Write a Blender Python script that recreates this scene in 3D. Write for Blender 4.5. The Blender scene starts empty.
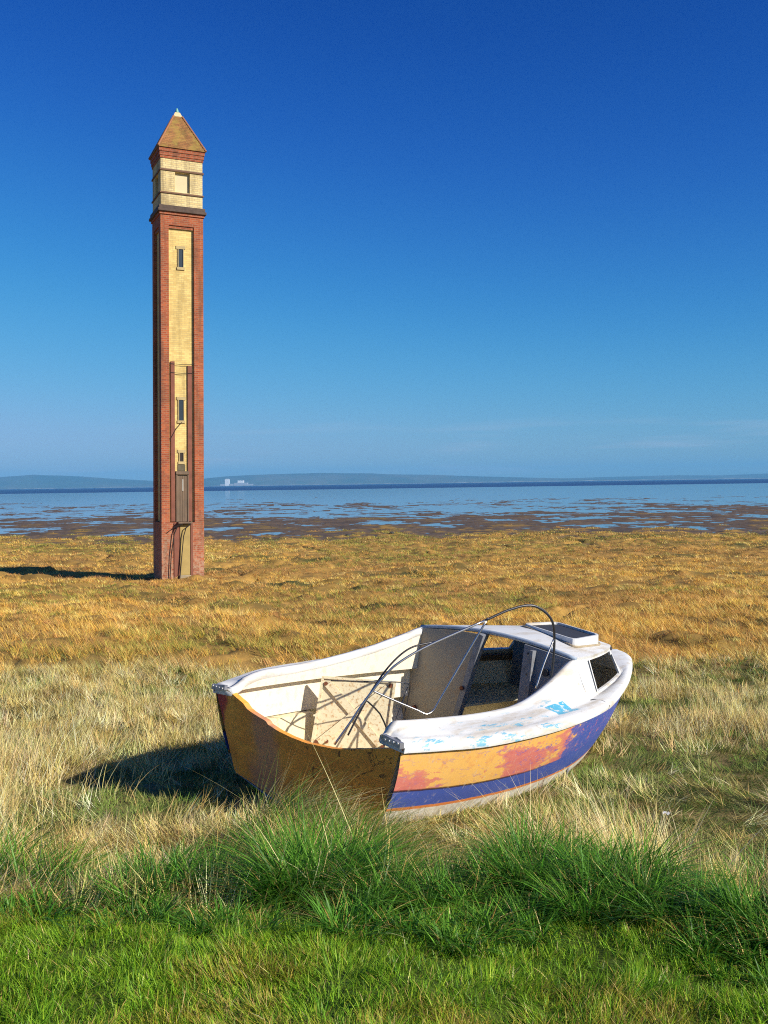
import bpy, math, random
import numpy as np
from mathutils import Matrix, Vector, Euler
R = math.radians
rng = np.random.default_rng(11)
random.seed(5)
scene = bpy.context.scene
COL = scene.collection

# ------------------------------------------------------------------ camera
CAMP = Vector((0, 0, 4.2))
PITCH, ROLL = R(1.63), R(.81)
cam_d = bpy.data.cameras.new('camera'); cam = bpy.data.objects.new('camera', cam_d); COL.objects.link(cam)
cam_d.sensor_fit = 'VERTICAL'; cam_d.sensor_height = 36.0; cam_d.lens = 36.0*1000/1024
cam_d.clip_start = .05; cam_d.clip_end = 60000
fw = Vector((0, math.cos(PITCH), -math.sin(PITCH)))
r0 = Vector((1, 0, 0)); u0 = r0.cross(fw)
cr = math.cos(ROLL)*r0-math.sin(ROLL)*u0; cu = math.cos(ROLL)*u0+math.sin(ROLL)*r0
m = Matrix((cr, cu, -fw)).transposed().to_4x4(); m.translation = CAMP
cam.matrix_world = m
scene.camera = cam

# ------------------------------------------------------------------ light
SUN_EL = R(30)
SUN_H = Vector((math.cos(R(30)), -math.sin(R(30)), 0))
sdir = Vector((SUN_H.x*math.cos(SUN_EL), SUN_H.y*math.cos(SUN_EL), math.sin(SUN_EL)))
sd = bpy.data.lights.new('sun', 'SUN'); sd.energy = 4.9; sd.angle = R(.53); sd.color = (1, .93, .82)
so = bpy.data.objects.new('sun', sd); COL.objects.link(so)
so.rotation_euler = sdir.to_track_quat('Z', 'Y').to_euler()
w = bpy.data.worlds.new('World'); scene.world = w; w.use_nodes = True
nt = w.node_tree; bg = nt.nodes['Background']
sky = nt.nodes.new('ShaderNodeTexSky'); sky.sky_type = 'NISHITA'; sky.sun_disc = False
sky.sun_elevation = SUN_EL; sky.sun_rotation = R(120)
sky.air_density = 1.0; sky.dust_density = .2; sky.ozone_density = 3.0; sky.altitude = 0
# the photograph's polarised, saturated blue: a curve on each channel of the physical sky
RNG = 30.0
CV = [[(0, 0), (1.0, .039), (1.41, .11), (1.74, .19), (2.35, .37), (3.0, .65), (4.15, 1.2), (5.1, 1.7), (6.14, 2.2), (7.3, 2.5), (10, 3.2), (30, 9)],
      [(0, 0), (1.82, .53), (2.1, .70), (2.46, .95), (2.97, 1.38), (3.83, 2.1), (4.63, 2.7), (5.77, 3.3), (6.6, 3.6), (8, 3.9), (11, 4.6), (30, 9.5)],
      [(0, 0), (1.5, .9), (3.28, 2.8), (3.68, 3.3), (4.17, 3.85), (4.78, 4.4), (5.6, 5.0), (6.31, 5.4), (7.5, 5.9), (11, 6.8), (30, 10)]]
def vmul(v, k):
    q = nt.nodes.new('ShaderNodeVectorMath'); q.operation = 'SCALE'; q.inputs['Scale'].default_value = k; nt.links.new(v, q.inputs[0]); return q.outputs[0]
rc = nt.nodes.new('ShaderNodeRGBCurve'); nt.links.new(vmul(sky.outputs[0], 1/RNG), rc.inputs['Color'])
for i_, pts in enumerate(CV):
    c_ = rc.mapping.curves[i_]
    while len(c_.points) < len(pts): c_.points.new(.5, .5)
    for p_, (a_, b_) in zip(c_.points, pts): p_.location = (a_/RNG, b_/RNG); p_.handle_type = 'AUTO_CLAMPED'
rc.mapping.update()
skyc = vmul(rc.outputs[0], RNG)
# faint thin cloud low over the far shore
tcw = nt.nodes.new('ShaderNodeTexCoord'); mpw = nt.nodes.new('ShaderNodeVectorMath'); mpw.operation = 'MULTIPLY'; mpw.inputs[1].default_value = (5, 5, 60)
nt.links.new(tcw.outputs['Generated'], mpw.inputs[0])
nzw = nt.nodes.new('ShaderNodeTexNoise'); nzw.inputs['Scale'].default_value = 1.0; nzw.inputs['Detail'].default_value = 6; nt.links.new(mpw.outputs[0], nzw.inputs['Vector'])
r1 = nt.nodes.new('ShaderNodeMapRange'); r1.interpolation_type = 'SMOOTHSTEP'; r1.inputs[1].default_value = .5; r1.inputs[2].default_value = .72; nt.links.new(nzw.outputs[0], r1.inputs[0])
szw = nt.nodes.new('ShaderNodeSeparateXYZ'); nt.links.new(tcw.outputs['Generated'], szw.inputs[0])
r2 = nt.nodes.new('ShaderNodeMapRange'); r2.interpolation_type = 'SMOOTHSTEP'; r2.inputs[1].default_value = .075; r2.inputs[2].default_value = .03; nt.links.new(szw.outputs[2], r2.inputs[0])
m1_ = nt.nodes.new('ShaderNodeMath'); m1_.operation = 'MULTIPLY'; nt.links.new(r1.outputs[0], m1_.inputs[0]); nt.links.new(r2.outputs[0], m1_.inputs[1])
m2_ = nt.nodes.new('ShaderNodeMath'); m2_.operation = 'MULTIPLY'; m2_.inputs[1].default_value = .35; nt.links.new(m1_.outputs[0], m2_.inputs[0])
mxw = nt.nodes.new('ShaderNodeMix'); mxw.data_type = 'RGBA'; nt.links.new(m2_.outputs[0], mxw.inputs[0]); nt.links.new(skyc, mxw.inputs[6]); mxw.inputs[7].default_value = (4.2, 4.6, 5.6, 1)
nt.links.new(mxw.outputs[2], bg.inputs[0])
bg.inputs[1].default_value = .09
vs = scene.view_settings
scene.display_settings.display_device = 'sRGB'
vs.view_transform = 'Standard'; vs.look = 'None'; vs.exposure = 0.5; vs.gamma = 1.0; vs.use_curve_mapping = False
scene.cycles.max_bounces = 8; scene.cycles.transparent_max_bounces = 12
scene.cycles.volume_bounces = 0
scene.cycles.use_denoising = False
scene.cycles.pixel_filter_type = "BLACKMAN_HARRIS"; scene.cycles.filter_width = 1.1

# ------------------------------------------------------------------ helpers
def tag(o, label=None, cat=None, group=None, kind=None):
    if label: o['label'] = label
    if cat: o['category'] = cat
    if group: o['group'] = group
    if kind: o['kind'] = kind
    return o

class NT:
    """tiny node-graph writer"""
    def __init__(s, name):
        s.m = bpy.data.materials.new(name); s.m.use_nodes = True
        s.t = s.m.node_tree; s.b = s.t.nodes['Principled BSDF']; s.out = s.t.nodes['Material Output']
    def put(s, sock, v):
        if isinstance(v, bpy.types.NodeSocket): s.t.links.new(v, sock)
        elif v is not None:
            if isinstance(v, (tuple, list)) and len(v) == 3 and sock.type == 'RGBA': v = (*v, 1)
            sock.default_value = v
    def n(s, typ, ins=None, out=0, **props):
        q = s.t.nodes.new('ShaderNode'+typ)
        for k, v in props.items(): setattr(q, k, v)
        for k, v in (ins or {}).items(): s.put(q.inputs[k], v)
        return q.outputs[out]
    def obj(s): return s.n('TexCoord', out='Object')
    def pos(s): return s.n('NewGeometry', out='Position')
    def sep(s, v, i): return s.n('SeparateXYZ', {0: v}, out=i)
    def math(s, op, a, b=0.0, clamp=False): return s.n('Math', {0: a, 1: b}, operation=op, use_clamp=clamp)
    def scale(s, v, k):
        return s.n('VectorMath', {0: v, 1: k if isinstance(k, tuple) else (k, k, k)}, operation='MULTIPLY')
    def noise(s, v, sc, det=4, rough=.55, dist=0.0, color=False):
        return s.n('TexNoise', {'Vector': v, 'Scale': sc, 'Detail': det, 'Roughness': rough, 'Distortion': dist}, out=1 if color else 0)
    def ramp(s, f, stops, interp='LINEAR'):
        q = s.t.nodes.new('ShaderNodeValToRGB'); cr_ = q.color_ramp; cr_.interpolation = interp
        while len(cr_.elements) < len(stops): cr_.elements.new(.5)
        for e, (p, c) in zip(cr_.elements, stops):
            e.position = p
            e.color = (c, c, c, 1) if isinstance(c, (int, float)) else (*c, 1)
        s.put(q.inputs[0], f); return q.outputs[0]
    def mix(s, f, a, b, mode='MIX'):
        q = s.t.nodes.new('ShaderNodeMix'); q.data_type = 'RGBA'; q.blend_type = mode
        s.put(q.inputs[0], f); s.put(q.inputs[6], a); s.put(q.inputs[7], b); return q.outputs[2]
    def sstep(s, v, a, b):
        return s.n('MapRange', {0: v, 1: a, 2: b, 3: 0.0, 4: 1.0}, interpolation_type='SMOOTHSTEP')
    def bump(s, h, strength=.3, dist=.01):
        s.put(s.b.inputs['Normal'], s.n('Bump', {'Strength': strength, 'Distance': dist, 'Height': h}))
    def fin(s, col=None, rough=.6, metal=0.0, spec=None):
        s.put(s.b.inputs['Base Color'], col); s.put(s.b.inputs['Roughness'], rough); s.put(s.b.inputs['Metallic'], metal)
        if spec is not None: s.put(s.b.inputs['Specular IOR Level'], spec)
        return s.m

def mesh_obj(name, V, F, mat, parent=None, smooth=False):
    me = bpy.data.meshes.new(name); me.from_pydata([tuple(map(float, v)) for v in V], [], [tuple(int(i) for i in f) for f in F]); me.update()
    o = bpy.data.objects.new(name, me); COL.objects.link(o)
    if mat: me.materials.append(mat)
    if parent: o.parent = parent
    if smooth: me.polygons.foreach_set('use_smooth', [True]*len(me.polygons))
    return o

class MB:
    def __init__(s): s.V = []; s.F = []
    def add(s, V, F):
        b = len(s.V); s.V += [tuple(v) for v in V]; s.F += [tuple(i+b for i in f) for f in F]; return s
    def box(s, x0, x1, y0, y1, z0, z1, M=None):
        V = [(x, y, z) for z in (z0, z1) for y in (y0, y1) for x in (x0, x1)]
        if M is not None: V = [M @ Vector(v) for v in V]
        return s.add(V, [(0, 2, 3, 1), (4, 5, 7, 6), (0, 1, 5, 4), (2, 6, 7, 3), (0, 4, 6, 2), (1, 3, 7, 5)])
    def hex8(s, V): return s.add(V, [(0, 2, 3, 1), (4, 5, 7, 6), (0, 1, 5, 4), (2, 6, 7, 3), (0, 4, 6, 2), (1, 3, 7, 5)])
    def tube(s, P, r, n=8, caps=True):
        P = [Vector(p) for p in P]; V = []; F = []
        prev = None
        for i, p in enumerate(P):
            d = (P[min(i+1, len(P)-1)]-P[max(i-1, 0)]).normalized()
            if prev is None:
                a = d.cross(Vector((0, 0, 1)));
                if a.length < .1: a = d.cross(Vector((1, 0, 0)))
            else: a = prev-d*prev.dot(d)
            a.normalize(); prev = a; b = d.cross(a)
            rr = r[i] if isinstance(r, (list, tuple)) else r
            for k in range(n):
                t = 2*math.pi*k/n; V.append(p+(a*math.cos(t)+b*math.sin(t))*rr)
        for i in range(len(P)-1):
            for k in range(n):
                k2 = (k+1) % n; F.append((i*n+k, i*n+k2, (i+1)*n+k2, (i+1)*n+k))
        if caps:
            F.append(tuple(range(n))[::-1]); F.append(tuple((len(P)-1)*n+k for k in range(n)))
        return s.add(V, F)
    def grid(s, G, flip=False):
        a, b = len(G), len(G[0]); V = [v for row in G for v in row]
        F = [(i*b+j, i*b+j+1, (i+1)*b+j+1, (i+1)*b+j) for i in range(a-1) for j in range(b-1)]
        if flip: F = [f[::-1] for f in F]
        return s.add(V, F)
    def build(s, name, mat, parent=None, smooth=False, bevel=0):
        o = mesh_obj(name, s.V, s.F, mat, parent, smooth)
        if bevel:
            bv = o.modifiers.new('bevel', 'BEVEL'); bv.width = bevel; bv.segments = 2; bv.limit_method = 'ANGLE'
        return o

def catmull(P, n):
    P = [np.array(p, float) for p in P]; P = [2*P[0]-P[1]]+P+[2*P[-1]-P[-2]]; out = []
    for i in range(1, len(P)-2):
        for k in range(n):
            t = k/n; a, b, c, d = P[i-1:i+3]
            out.append(.5*((2*b)+(c-a)*t+(2*a-5*b+4*c-d)*t*t+(-a+3*b-3*c+d)*t**3))
    out.append(P[-2]); return out

def hash2(ix, iy, seed):
    h = (ix.astype(np.int64)*374761393+iy.astype(np.int64)*668265263+seed*1442695041) & 0xffffffff
    h = ((h ^ (h >> 13))*1274126177) & 0xffffffff
    return ((h ^ (h >> 16)) & 0xffff)/65535.0
def vnoise(x, y, seed=0):
    ix = np.floor(x); iy = np.floor(y); fx = x-ix; fy = y-iy
    fx = fx*fx*(3-2*fx); fy = fy*fy*(3-2*fy)
    a = hash2(ix, iy, seed); b = hash2(ix+1, iy, seed); c = hash2(ix, iy+1, seed); d = hash2(ix+1, iy+1, seed)
    return (a*(1-fx)+b*fx)*(1-fy)+(c*(1-fx)+d*fx)*fy
def fbm(x, y, seed=0, octv=4, gain=.5):
    s = 0; a = 1; t = 0
    for k in range(octv):
        s = s+a*vnoise(x*2**k+17.3*k, y*2**k-9.1*k, seed+k); t += a; a *= gain
    return s/t     # 0..1

# ------------------------------------------------------------------ terrain
PY = [-30, 2.8, 3.6, 4.4, 5.3, 6.6, 8, 10, 13, 17, 22, 30, 36, 42.5, 55, 66, 76, 90, 140, 260, 500, 900]
PZ = [2.7, 2.6, 2.56, 2.38, 2.07, 1.975, 1.85, 1.69, 1.52, 1.27, 1.04, .68, .44, .24, .21, .17, .12, .035, .0, -.05, -.14, -.4]
def hgt(x, y):
    x = np.asarray(x, float); y = np.asarray(y, float)
    sh = fbm(x/16, y/16, 3, 3)-.5
    yy = np.where(y > 50, y+sh*26+np.clip(x-8, 0, 40)*.45*np.clip((y-50)/15, 0, 1), y)
    z = np.interp(yy, PY, PZ)
    far = np.clip((y-52)/25, 0, 1)
    near = 1-far
    bx = np.exp(-((x-.9)/1.9)**2-((y-7.8)/2.6)**2)
    hum = np.maximum(0, fbm(x/1.1, y/1.3, 15, 3)-.45)*np.clip((y-11)/5, 0, 1)
    z = z+near*(1-.75*bx)*((fbm(x/3.2, y/3.2, 7, 4)-.5)*.16*np.clip(y/6-.3, .25, 1)+(fbm(x/.45, y/.45, 9, 3)-.5)*.09)+hum*.55*np.clip((95-y)/30, 0, 1)
    # low runnel across the marsh
    yc = 16.6+.35*np.sin(x*.6)+.1*x*(x < 0)
    z = z-.22*np.exp(-((y-yc)/.8)**2)*(x < 1.5)
    crk = np.exp(-((fbm(x/11+2, y/8, 101, 3)-.5)/.010)**2)*np.clip((y-19)/4, 0, 1)*np.clip((78-y)/10, 0, 1)*(fbm(x/13, y/17, 105, 2) > .42)
    z = z-crk*.30
    # mud mounds and pools
    m1 = fbm(x/5.5, y/7, 21, 5, .6)-.5
    m2 = fbm(x/38+5, y/38, 33, 3)-.5
    m3 = fbm(x/1.3, y/2.6, 41, 4, .65)-.5
    z = z+far*(m1*.20+m2*.12+m3*.17+.05*np.clip((x-10)/60, -.3, .6)*np.exp(-((y-110)/60)**2))
    return z

def grid_mesh(name, X, Y, Z, mat):
    a, b = X.shape; V = np.stack([X, Y, Z], -1).reshape(-1, 3).astype(np.float32)
    i = np.arange(a-1)[:, None]*b+np.arange(b-1)[None]
    F = np.stack([i, i+1, i+b+1, i+b], -1).reshape(-1, 4).astype(np.int32)
    return np_mesh(name, V, F, mat, True)
def np_mesh(name, V, F, mat, smooth=False, col=None):
    me = bpy.data.meshes.new(name); nv = len(V); nf = len(F); k = F.shape[1]
    me.vertices.add(nv); me.vertices.foreach_set('co', np.ascontiguousarray(V, dtype=np.float32).ravel())
    me.loops.add(nf*k); me.loops.foreach_set('vertex_index', np.ascontiguousarray(F, dtype=np.int32).ravel())
    me.polygons.add(nf); me.polygons.foreach_set('loop_start', np.arange(0, nf*k, k, dtype=np.int32))
    me.polygons.foreach_set('loop_total', np.full(nf, k, dtype=np.int32))
    if smooth: me.polygons.foreach_set('use_smooth', np.ones(nf, dtype=bool))
    if col is not None:
        at = me.color_attributes.new('col', 'FLOAT_COLOR', 'POINT')
        c4 = np.ones((nv, 4), np.float32); c4[:, :3] = col
        at.data.foreach_set('color', c4.ravel())
    me.update(calc_edges=True); me.validate()
    o = bpy.data.objects.new(name, me); COL.objects.link(o)
    if mat: me.materials.append(mat)
    return o

# ground material: turf soil, straw litter, marsh peat, wet mud by place and height
def ground_mat():
    s = NT('ground_soil'); p = s.pos(); z = s.sep(p, 2); y = s.sep(p, 1)
    n1 = s.noise(p, 1.3, 6, .6); n2 = s.noise(p, .18, 5, .6); n3 = s.noise(p, 14, 3, .6)
    turf = s.mix(n3, (.045, .085, .012), (.10, .13, .02))
    straw = s.mix(n3, (.10, .075, .03), (.34, .25, .10))
    straw = s.mix(s.ramp(n1, [(.5, 0), (.62, 1)]), straw, (.06, .07, .02))
    marsh = s.mix(s.ramp(n1, [(.4, 0), (.6, 1)]), (.42, .24, .06), (.24, .145, .04))
    marsh = s.mix(s.ramp(n2, [(.5, 0), (.65, 1)]), marsh, (.09, .085, .025))
    c = s.mix(s.sstep(y, 3.9, 4.6), turf, straw)
    c = s.mix(s.sstep(y, 13., 18.), c, marsh)
    mud = s.mix(s.ramp(n2, [(.35, 0), (.65, 1)]), (.10, .07, .045), (.17, .115, .07))
    mud = s.mix(s.ramp(n1, [(.45, 0), (.7, 1)]), mud, (.05, .042, .036))
    oc = s.mix(n1, (.20, .12, .035), (.12, .085, .03))
    hz = s.math('ADD', z, s.math('MULTIPLY', s.math('SUBTRACT', n1, .5), .10))
    isl = s.mix(s.sstep(hz, .07, .10), mud, oc)
    far = s.sstep(y, 50., 72.)
    c = s.mix(s.math('MULTIPLY', far, s.sstep(hz, .11, .06)), c, isl)
    s.bump(n3, .4, .03)
    return s.fin(c, s.mix(s.math('MULTIPLY', far, s.sstep(z, .09, .02)), (.95,)*3, (.7,)*3), spec=.12)
GM = ground_mat()
ys = np.concatenate([np.arange(-30, 1.5, 1.5), np.arange(1.5, 9, .06), np.arange(9, 20, .1), np.arange(20, 52, .25)])
k = 4.2/1000*.28
far_y = [52.]
while far_y[-1] < 1150: far_y.append(far_y[-1]+max(.22, .25*far_y[-1]**2/4200))
us = np.linspace(-1, 1, 520); us = np.sign(us)*np.abs(us)**1.15
def fan(ys_, n=None):
    u = us if n is None else np.linspace(-1, 1, n)
    Y = np.repeat(np.asarray(ys_)[:, None], len(u), 1); W = 7+.75*np.clip(Y, 0, None)
    W = W+np.where(Y < 0, -Y*1.0, 0); return u[None]*W, Y
X, Y = fan(np.append(ys, 52.)); g = tag(grid_mesh('ground', X, Y, hgt(X, Y), GM), kind='structure')
X, Y = fan(far_y, 900); g2 = tag(grid_mesh('mudflat', X, Y, hgt(X, Y), GM), kind='structure')
# sea bed beyond, reaching the horizon and both sides
SEAW = 17000
ybed = [-60, -30]
def sheet(name, mat, x0, x1, y0, y1, z, nx=2, ny=2):
    X, Y = np.meshgrid(np.linspace(x0, x1, nx), np.linspace(y0, y1, ny)); return grid_mesh(name, X, Y, X*0+z, mat)
tag(sheet('sea_bed', GM, -SEAW, SEAW, -400, 16500, -.9), kind='structure')

def water_mat(name, deep, rough, bs, bd, scale):
    s = NT(name); p = s.scale(s.pos(), scale)
    n = s.noise(p, 1.0, 3, .6); s.bump(n, bs, bd)
    return s.fin(deep, rough, spec=.5)
WM = water_mat('calm_water', (.035, .07, .11), .07, .06, .02, (1.1, 1.4, 1))
SM = water_mat('open_sea', (.02, .045, .12), .42, 1.0, .35, (.16, .35, 1))
tag(sheet('water', WM, -1600, 1600, 40, 840, 0.0), kind='structure')
tag(sheet('sea', SM, -SEAW, SEAW, 840, 16000, 0.0), kind='structure')

# ------------------------------------------------------------------ far shore
def hill_mat():
    s = NT('far_hill_land'); p = s.pos(); n = s.noise(p, .0012, 5, .6); n2 = s.noise(p, .006, 4, .6)
    c = s.mix(s.ramp(n, [(.42, 0), (.6, 1)]), (.045, .06, .035), (.11, .10, .06))
    c = s.mix(s.ramp(n2, [(.5, 0), (.7, 1)]), c, (.06, .08, .04))
    return s.fin(c, .95)
HM = hill_mat()
def hills(name, x0, x1, y0, y1, prof, seed):
    nx, ny = 160, 26
    X, Y = np.meshgrid(np.linspace(x0, x1, nx), np.linspace(y0, y1, ny))
    v = (Y-y0)/(y1-y0)
    H = np.interp(X, [a for a, b in prof], [b for a, b in prof])
    Z = .74*H*np.sin(np.pi*np.clip(v*1.15, 0, 1))**.8*(1+.28*(fbm(X/900, Y/900, seed, 4)-.5))+6*np.minimum(1, v*8)*(H > 0)
    Z[0] = -2; Z[-1] = -2
    return tag(grid_mesh(name, X, Y, Z, HM), kind='structure')
hills('hills', -6200, -2050, 11500, 13400, [(-6200, 120), (-5200, 150), (-4300, 225), (-3700, 170), (-3200, 120), (-2700, 80), (-2050, 0)], 3)
hills('hills', -3000, 3200, 11000, 13200, [(-3000, 0), (-2500, 70), (-1900, 150), (-1300, 185), (-700, 190), (-250, 175), (150, 150), (650, 130), (1200, 90), (1900, 50), (3200, 0)], 8)
hills('hills', 1500, 6200, 12500, 14200, [(1500, 0), (2200, 40), (2900, 55), (3800, 70), (4500, 60), (5400, 85), (6200, 60)], 13)
# low coast at the foot of the hills
X, Y = np.meshgrid(np.linspace(-6500, 6500, 300), np.linspace(9300, 10600, 8))
Z = 12*fbm(X/260, Y/260, 5, 4)*np.sin(np.pi*np.clip((Y-9300)/1300*1.3+.08, 0, 1))
Z[0] = -2; Z[-1] = -2
def coast_mat():
    s = NT('coast_land'); p = s.pos(); n = s.noise(p, .01, 5, .7)
    return s.fin(s.mix(s.ramp(n, [(.45, 0), (.6, 1)]), (.09, .09, .06), (.38, .35, .30)), .9)
tag(grid_mesh('coast', X, Y, Z, coast_mat()), kind='structure')

def plain(name, c, rough=.7, metal=0.0, var=.25, sc=3.0, bump=0.0):
    s = NT(name); n = s.noise(s.obj(), sc, 5, .6)
    d = tuple(v*(1-var) for v in c); e = tuple(min(1, v*(1+var)) for v in c)
    if bump: s.bump(n, bump, .01)
    return s.fin(s.mix(n, d, e), rough, metal)
BW = plain('pale_cladding', (.8, .8, .78), .6, 0, .06, .05)
BG = plain('grey_cladding', (.36, .36, .38), .7, 0, .1, .05)
def station(px, yy, boxes, label):
    e = bpy.data.objects.new('power_station_block', None); COL.objects.link(e)
    e.location = (px, yy, 4); tag(e, label, 'building', None)
    for nm, mt, bx in boxes: b = MB().box(*bx); b.build(nm, mt, e)
    return e
station(-1448, 9250, [('tower_block', BW, (-19, 19, 0, 40, 0, 60)), ('plant_room', BG, (-12, 12, 8, 30, 60, 66)), ('lower_hall', BG, (20, 60, 0, 40, 0, 18)), ('lower_hall', BG, (-62, -20, 0, 40, 0, 16))],
        'tall white block far across the bay, the upright one of two')
station(-1322, 9250, [('hall', BG, (-62, 62, 0, 60, 0, 26)), ('roof_block', BW, (-28, 26, 5, 50, 26.1, 47)), ('annexe', BG, (62.2, 110, 10, 45, 0, 14))],
        'low wide grey hall with a white roof block far across the bay')

# ------------------------------------------------------------------ haze
hz = MB().box(-17500, 17500, -450, 15900, -4, 240).build('haze', None)
hm = bpy.data.materials.new('haze_air'); hm.use_nodes = True; t = hm.node_tree; t.nodes.clear()
pv = t.nodes.new('ShaderNodeVolumePrincipled'); oo = t.nodes.new('ShaderNodeOutputMaterial')
pv.inputs['Color'].default_value = (.17, .575, 1, 1); pv.inputs['Density'].default_value = 8e-5; pv.inputs['Anisotropy'].default_value = 0.0
t.links.new(pv.outputs[0], oo.inputs['Volume']); hz.data.materials.append(hm); tag(hz, kind='stuff')

# ------------------------------------------------------------------ beacon tower
def brick_mat(name, c1, c2, mortar, mw=.012, stain=(.05, .04, .03), stain_amt=.35, low=None, green=None):
    s = NT(name); o = s.obj(); x = s.sep(o, 0); y = s.sep(o, 1); z = s.sep(o, 2)
    v = s.n('CombineXYZ', {0: s.math('ADD', x, y), 1: z, 2: 0.0})
    q = s.t.nodes.new('ShaderNodeTexBrick'); s.put(q.inputs['Vector'], v)
    for kk, vv in dict(Color1=(*c1, 1), Color2=(*c2, 1), Mortar=(*mortar, 1)).items(): q.inputs[kk].default_value = vv
    q.inputs['Scale'].default_value = 1.0; q.inputs['Mortar Size'].default_value = mw
    q.inputs['Brick Width'].default_value = .235; q.inputs['Row Height'].default_value = .082; q.inputs['Bias'].default_value = -.1
    c = q.outputs[0]
    n = s.noise(o, 1.2, 6, .65); n2 = s.noise(s.scale(o, (3, 3, .35)), 1.0, 5, .6); n3 = s.noise(o, 9, 4, .7)
    c = s.mix(s.math('MULTIPLY', s.ramp(n, [(.45, 0), (.7, 1)]), stain_amt), c, stain)
    c = s.mix(s.math('MULTIPLY', s.ramp(n2, [(.5, 0), (.66, 1)]), stain_amt*1.2), c, stain)
    c = s.mix(s.math('MULTIPLY', s.ramp(n3, [(.55, 0), (.7, 1)]), .35), c, mortar)
    if low:
        f = s.math('MULTIPLY', s.sstep(z, low[0], 0.0), s.ramp(n3, [(.4, 0), (.6, .65)])); c = s.mix(f, c, low[1])
    if green: c = s.mix(s.math('MULTIPLY', s.ramp(s.noise(o, 2.2, 5, .7), [(.48, 0), (.62, 1)]), green[1]), c, green[0])
    s.bump(q.outputs[1], -.5, .01)
    return s.fin(c, .9, spec=.2)
RED = brick_mat('red_brick', (.42, .105, .04), (.25, .055, .028), (.34, .20, .12), .008, stain=(.12, .06, .035), stain_amt=.5, low=(4.0, (.46, .33, .22)))
CREAM = brick_mat('cream_brick', (.76, .57, .21), (.60, .42, .14), (.50, .38, .17), .008, (.20, .14, .06), .3)
TOPB = brick_mat('weathered_cream_brick', (.74, .60, .30), (.62, .47, .2), (.42, .33, .2), .010, (.22, .16, .08), .55)
TILE = brick_mat('roof_tile', (.36, .17, .06), (.25, .10, .04), (.10, .06, .03), .006, (.08, .06, .02), .4, green=((.30, .22, .05), .6))
SLATE = plain('slate_ledge', (.085, .055, .04), .85, 0, .7, 5.0, .5)
STONE = plain('sill_stone', (.44, .34, .16), .9, 0, .4, 3.0)
PALE = plain('pale_blocking', (.60, .50, .30), .9, 0, .15, 2.0)
CONC = plain('lichened_render', (.36, .26, .09), .95, 0, .35, 2.5, .3)
CAPM = plain('pale_cap', (.55, .46, .26), .9, 0, .2, 3.0)
COPPER = plain('green_copper', (.16, .38, .33), .6, .2, .2, 5.0)
RUST = plain('rusty_steel', (.21, .075, .045), .85, .1, .45, 3.0, .3)
IRON = plain('black_iron', (.03, .022, .018), .8, .2, .3, 3.0)
GLASS = plain('dark_window_pane', (.03, .04, .05), .25, 0, .3, 1.0)
WOOD = None
def wood_mat():
    s = NT('weathered_wood'); o = s.obj(); n = s.noise(s.scale(o, (14, 14, .9)), 1.0, 5, .65); n2 = s.noise(o, 2, 5, .6)
    c = s.mix(n, (.06, .036, .022), (.28, .19, .12)); c = s.mix(s.ramp(n2, [(.4, 0), (.7, .6)]), c, (.10, .075, .05))
    s.bump(n, .5, .01); return s.fin(c, .9)
WOOD = wood_mat()

TW = bpy.data.objects.new('beacon_tower', None); COL.objects.link(TW)
tag(TW, 'tall thin square tower of red and cream brick with pyramid roof standing in the marsh', 'tower')
TX, TY = -8.76, 42.35
TW.scale = (.935, .935, .984)
TW.location = (TX, TY, .07)
TW.rotation_euler = (0, R(.95), R(23.8))
h = .945
core = MB().box(-h+.13, h-.13, -h+.13, h-.13, 2.7, 15.4); core.build('panel_wall', CREAM, TW)
for sx in (-1, 1):
    for sy in (-1, 1):
        x0, x1 = sorted((sx*h, sx*(h-(.355 if sx*sy > 0 else .415)))); y0, y1 = sorted((sy*h, sy*(h-.40)))
        MB().box(x0, x1, y0, y1, 2.68, 15.12).build('corner_pier', RED, TW)
hb = MB().box(-h, h, -h, h, 15.12, 15.55)
hb.box(-h+.05, h-.05, -h+.05, h-.05, 15.0, 15.12)
hb.build('frieze', RED, TW)
MB().box(-h-.004, h+.004, -h-.004, h+.004, -.6, 2.68).build('plinth', RED, TW)
lg = MB()
lg.box(-h-.05, h+.05, -h-.05, h+.05, 15.55, 15.66)
lg.build('corbel_course', RED, TW)
MB().box(-h-.13, h+.13, -h-.13, h+.13, 15.66, 15.78).box(-h-.08, h+.08, -h-.08, h+.08, 15.78, 15.93).build('slate_ledge', SLATE, TW, bevel=.02)
# top stage with a blocked opening in each face
ht = h-.02; tb = MB()
wz0, wz1, wx0, wx1 = 16.52, 17.35, -.30, .36
tb.box(-ht+.16, ht-.16, -ht+.16, ht-.16, 15.93, 17.88)
for a in range(4):
    M = Matrix.Rotation(a*math.pi/2, 4, 'Z')
    tb.box(-ht, wx0, -ht, -ht+.158, 15.93, 17.88, M); tb.box(wx1, ht-.159, -ht, -ht+.158, 15.93, 17.88, M)
    tb.box(wx0, wx1, -ht, -ht+.158, 15.93, wz0, M); tb.box(wx0, wx1, -ht, -ht+.158, wz1, 17.88, M)
tb.build('lantern_stage', TOPB, TW)
for a in range(4):
    M = Matrix.Rotation(a*math.pi/2, 4, 'Z')
    MB().box(wx0, wx1, -ht+.13, -ht+.157, wz0, wz1, M).build('blocked_window', PALE, TW)
for z0, z1 in ((16.43, 16.49), (17.37, 17.44)):
    MB().box(-ht-.045, ht+.045, -ht-.045, ht+.045, z0, z1).build('string_course', plain('string_brick', (.16, .085, .05), .9, 0, .4, 3) if z0 < 17 else bpy.data.materials['string_brick'], TW)
cb = MB()
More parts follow.
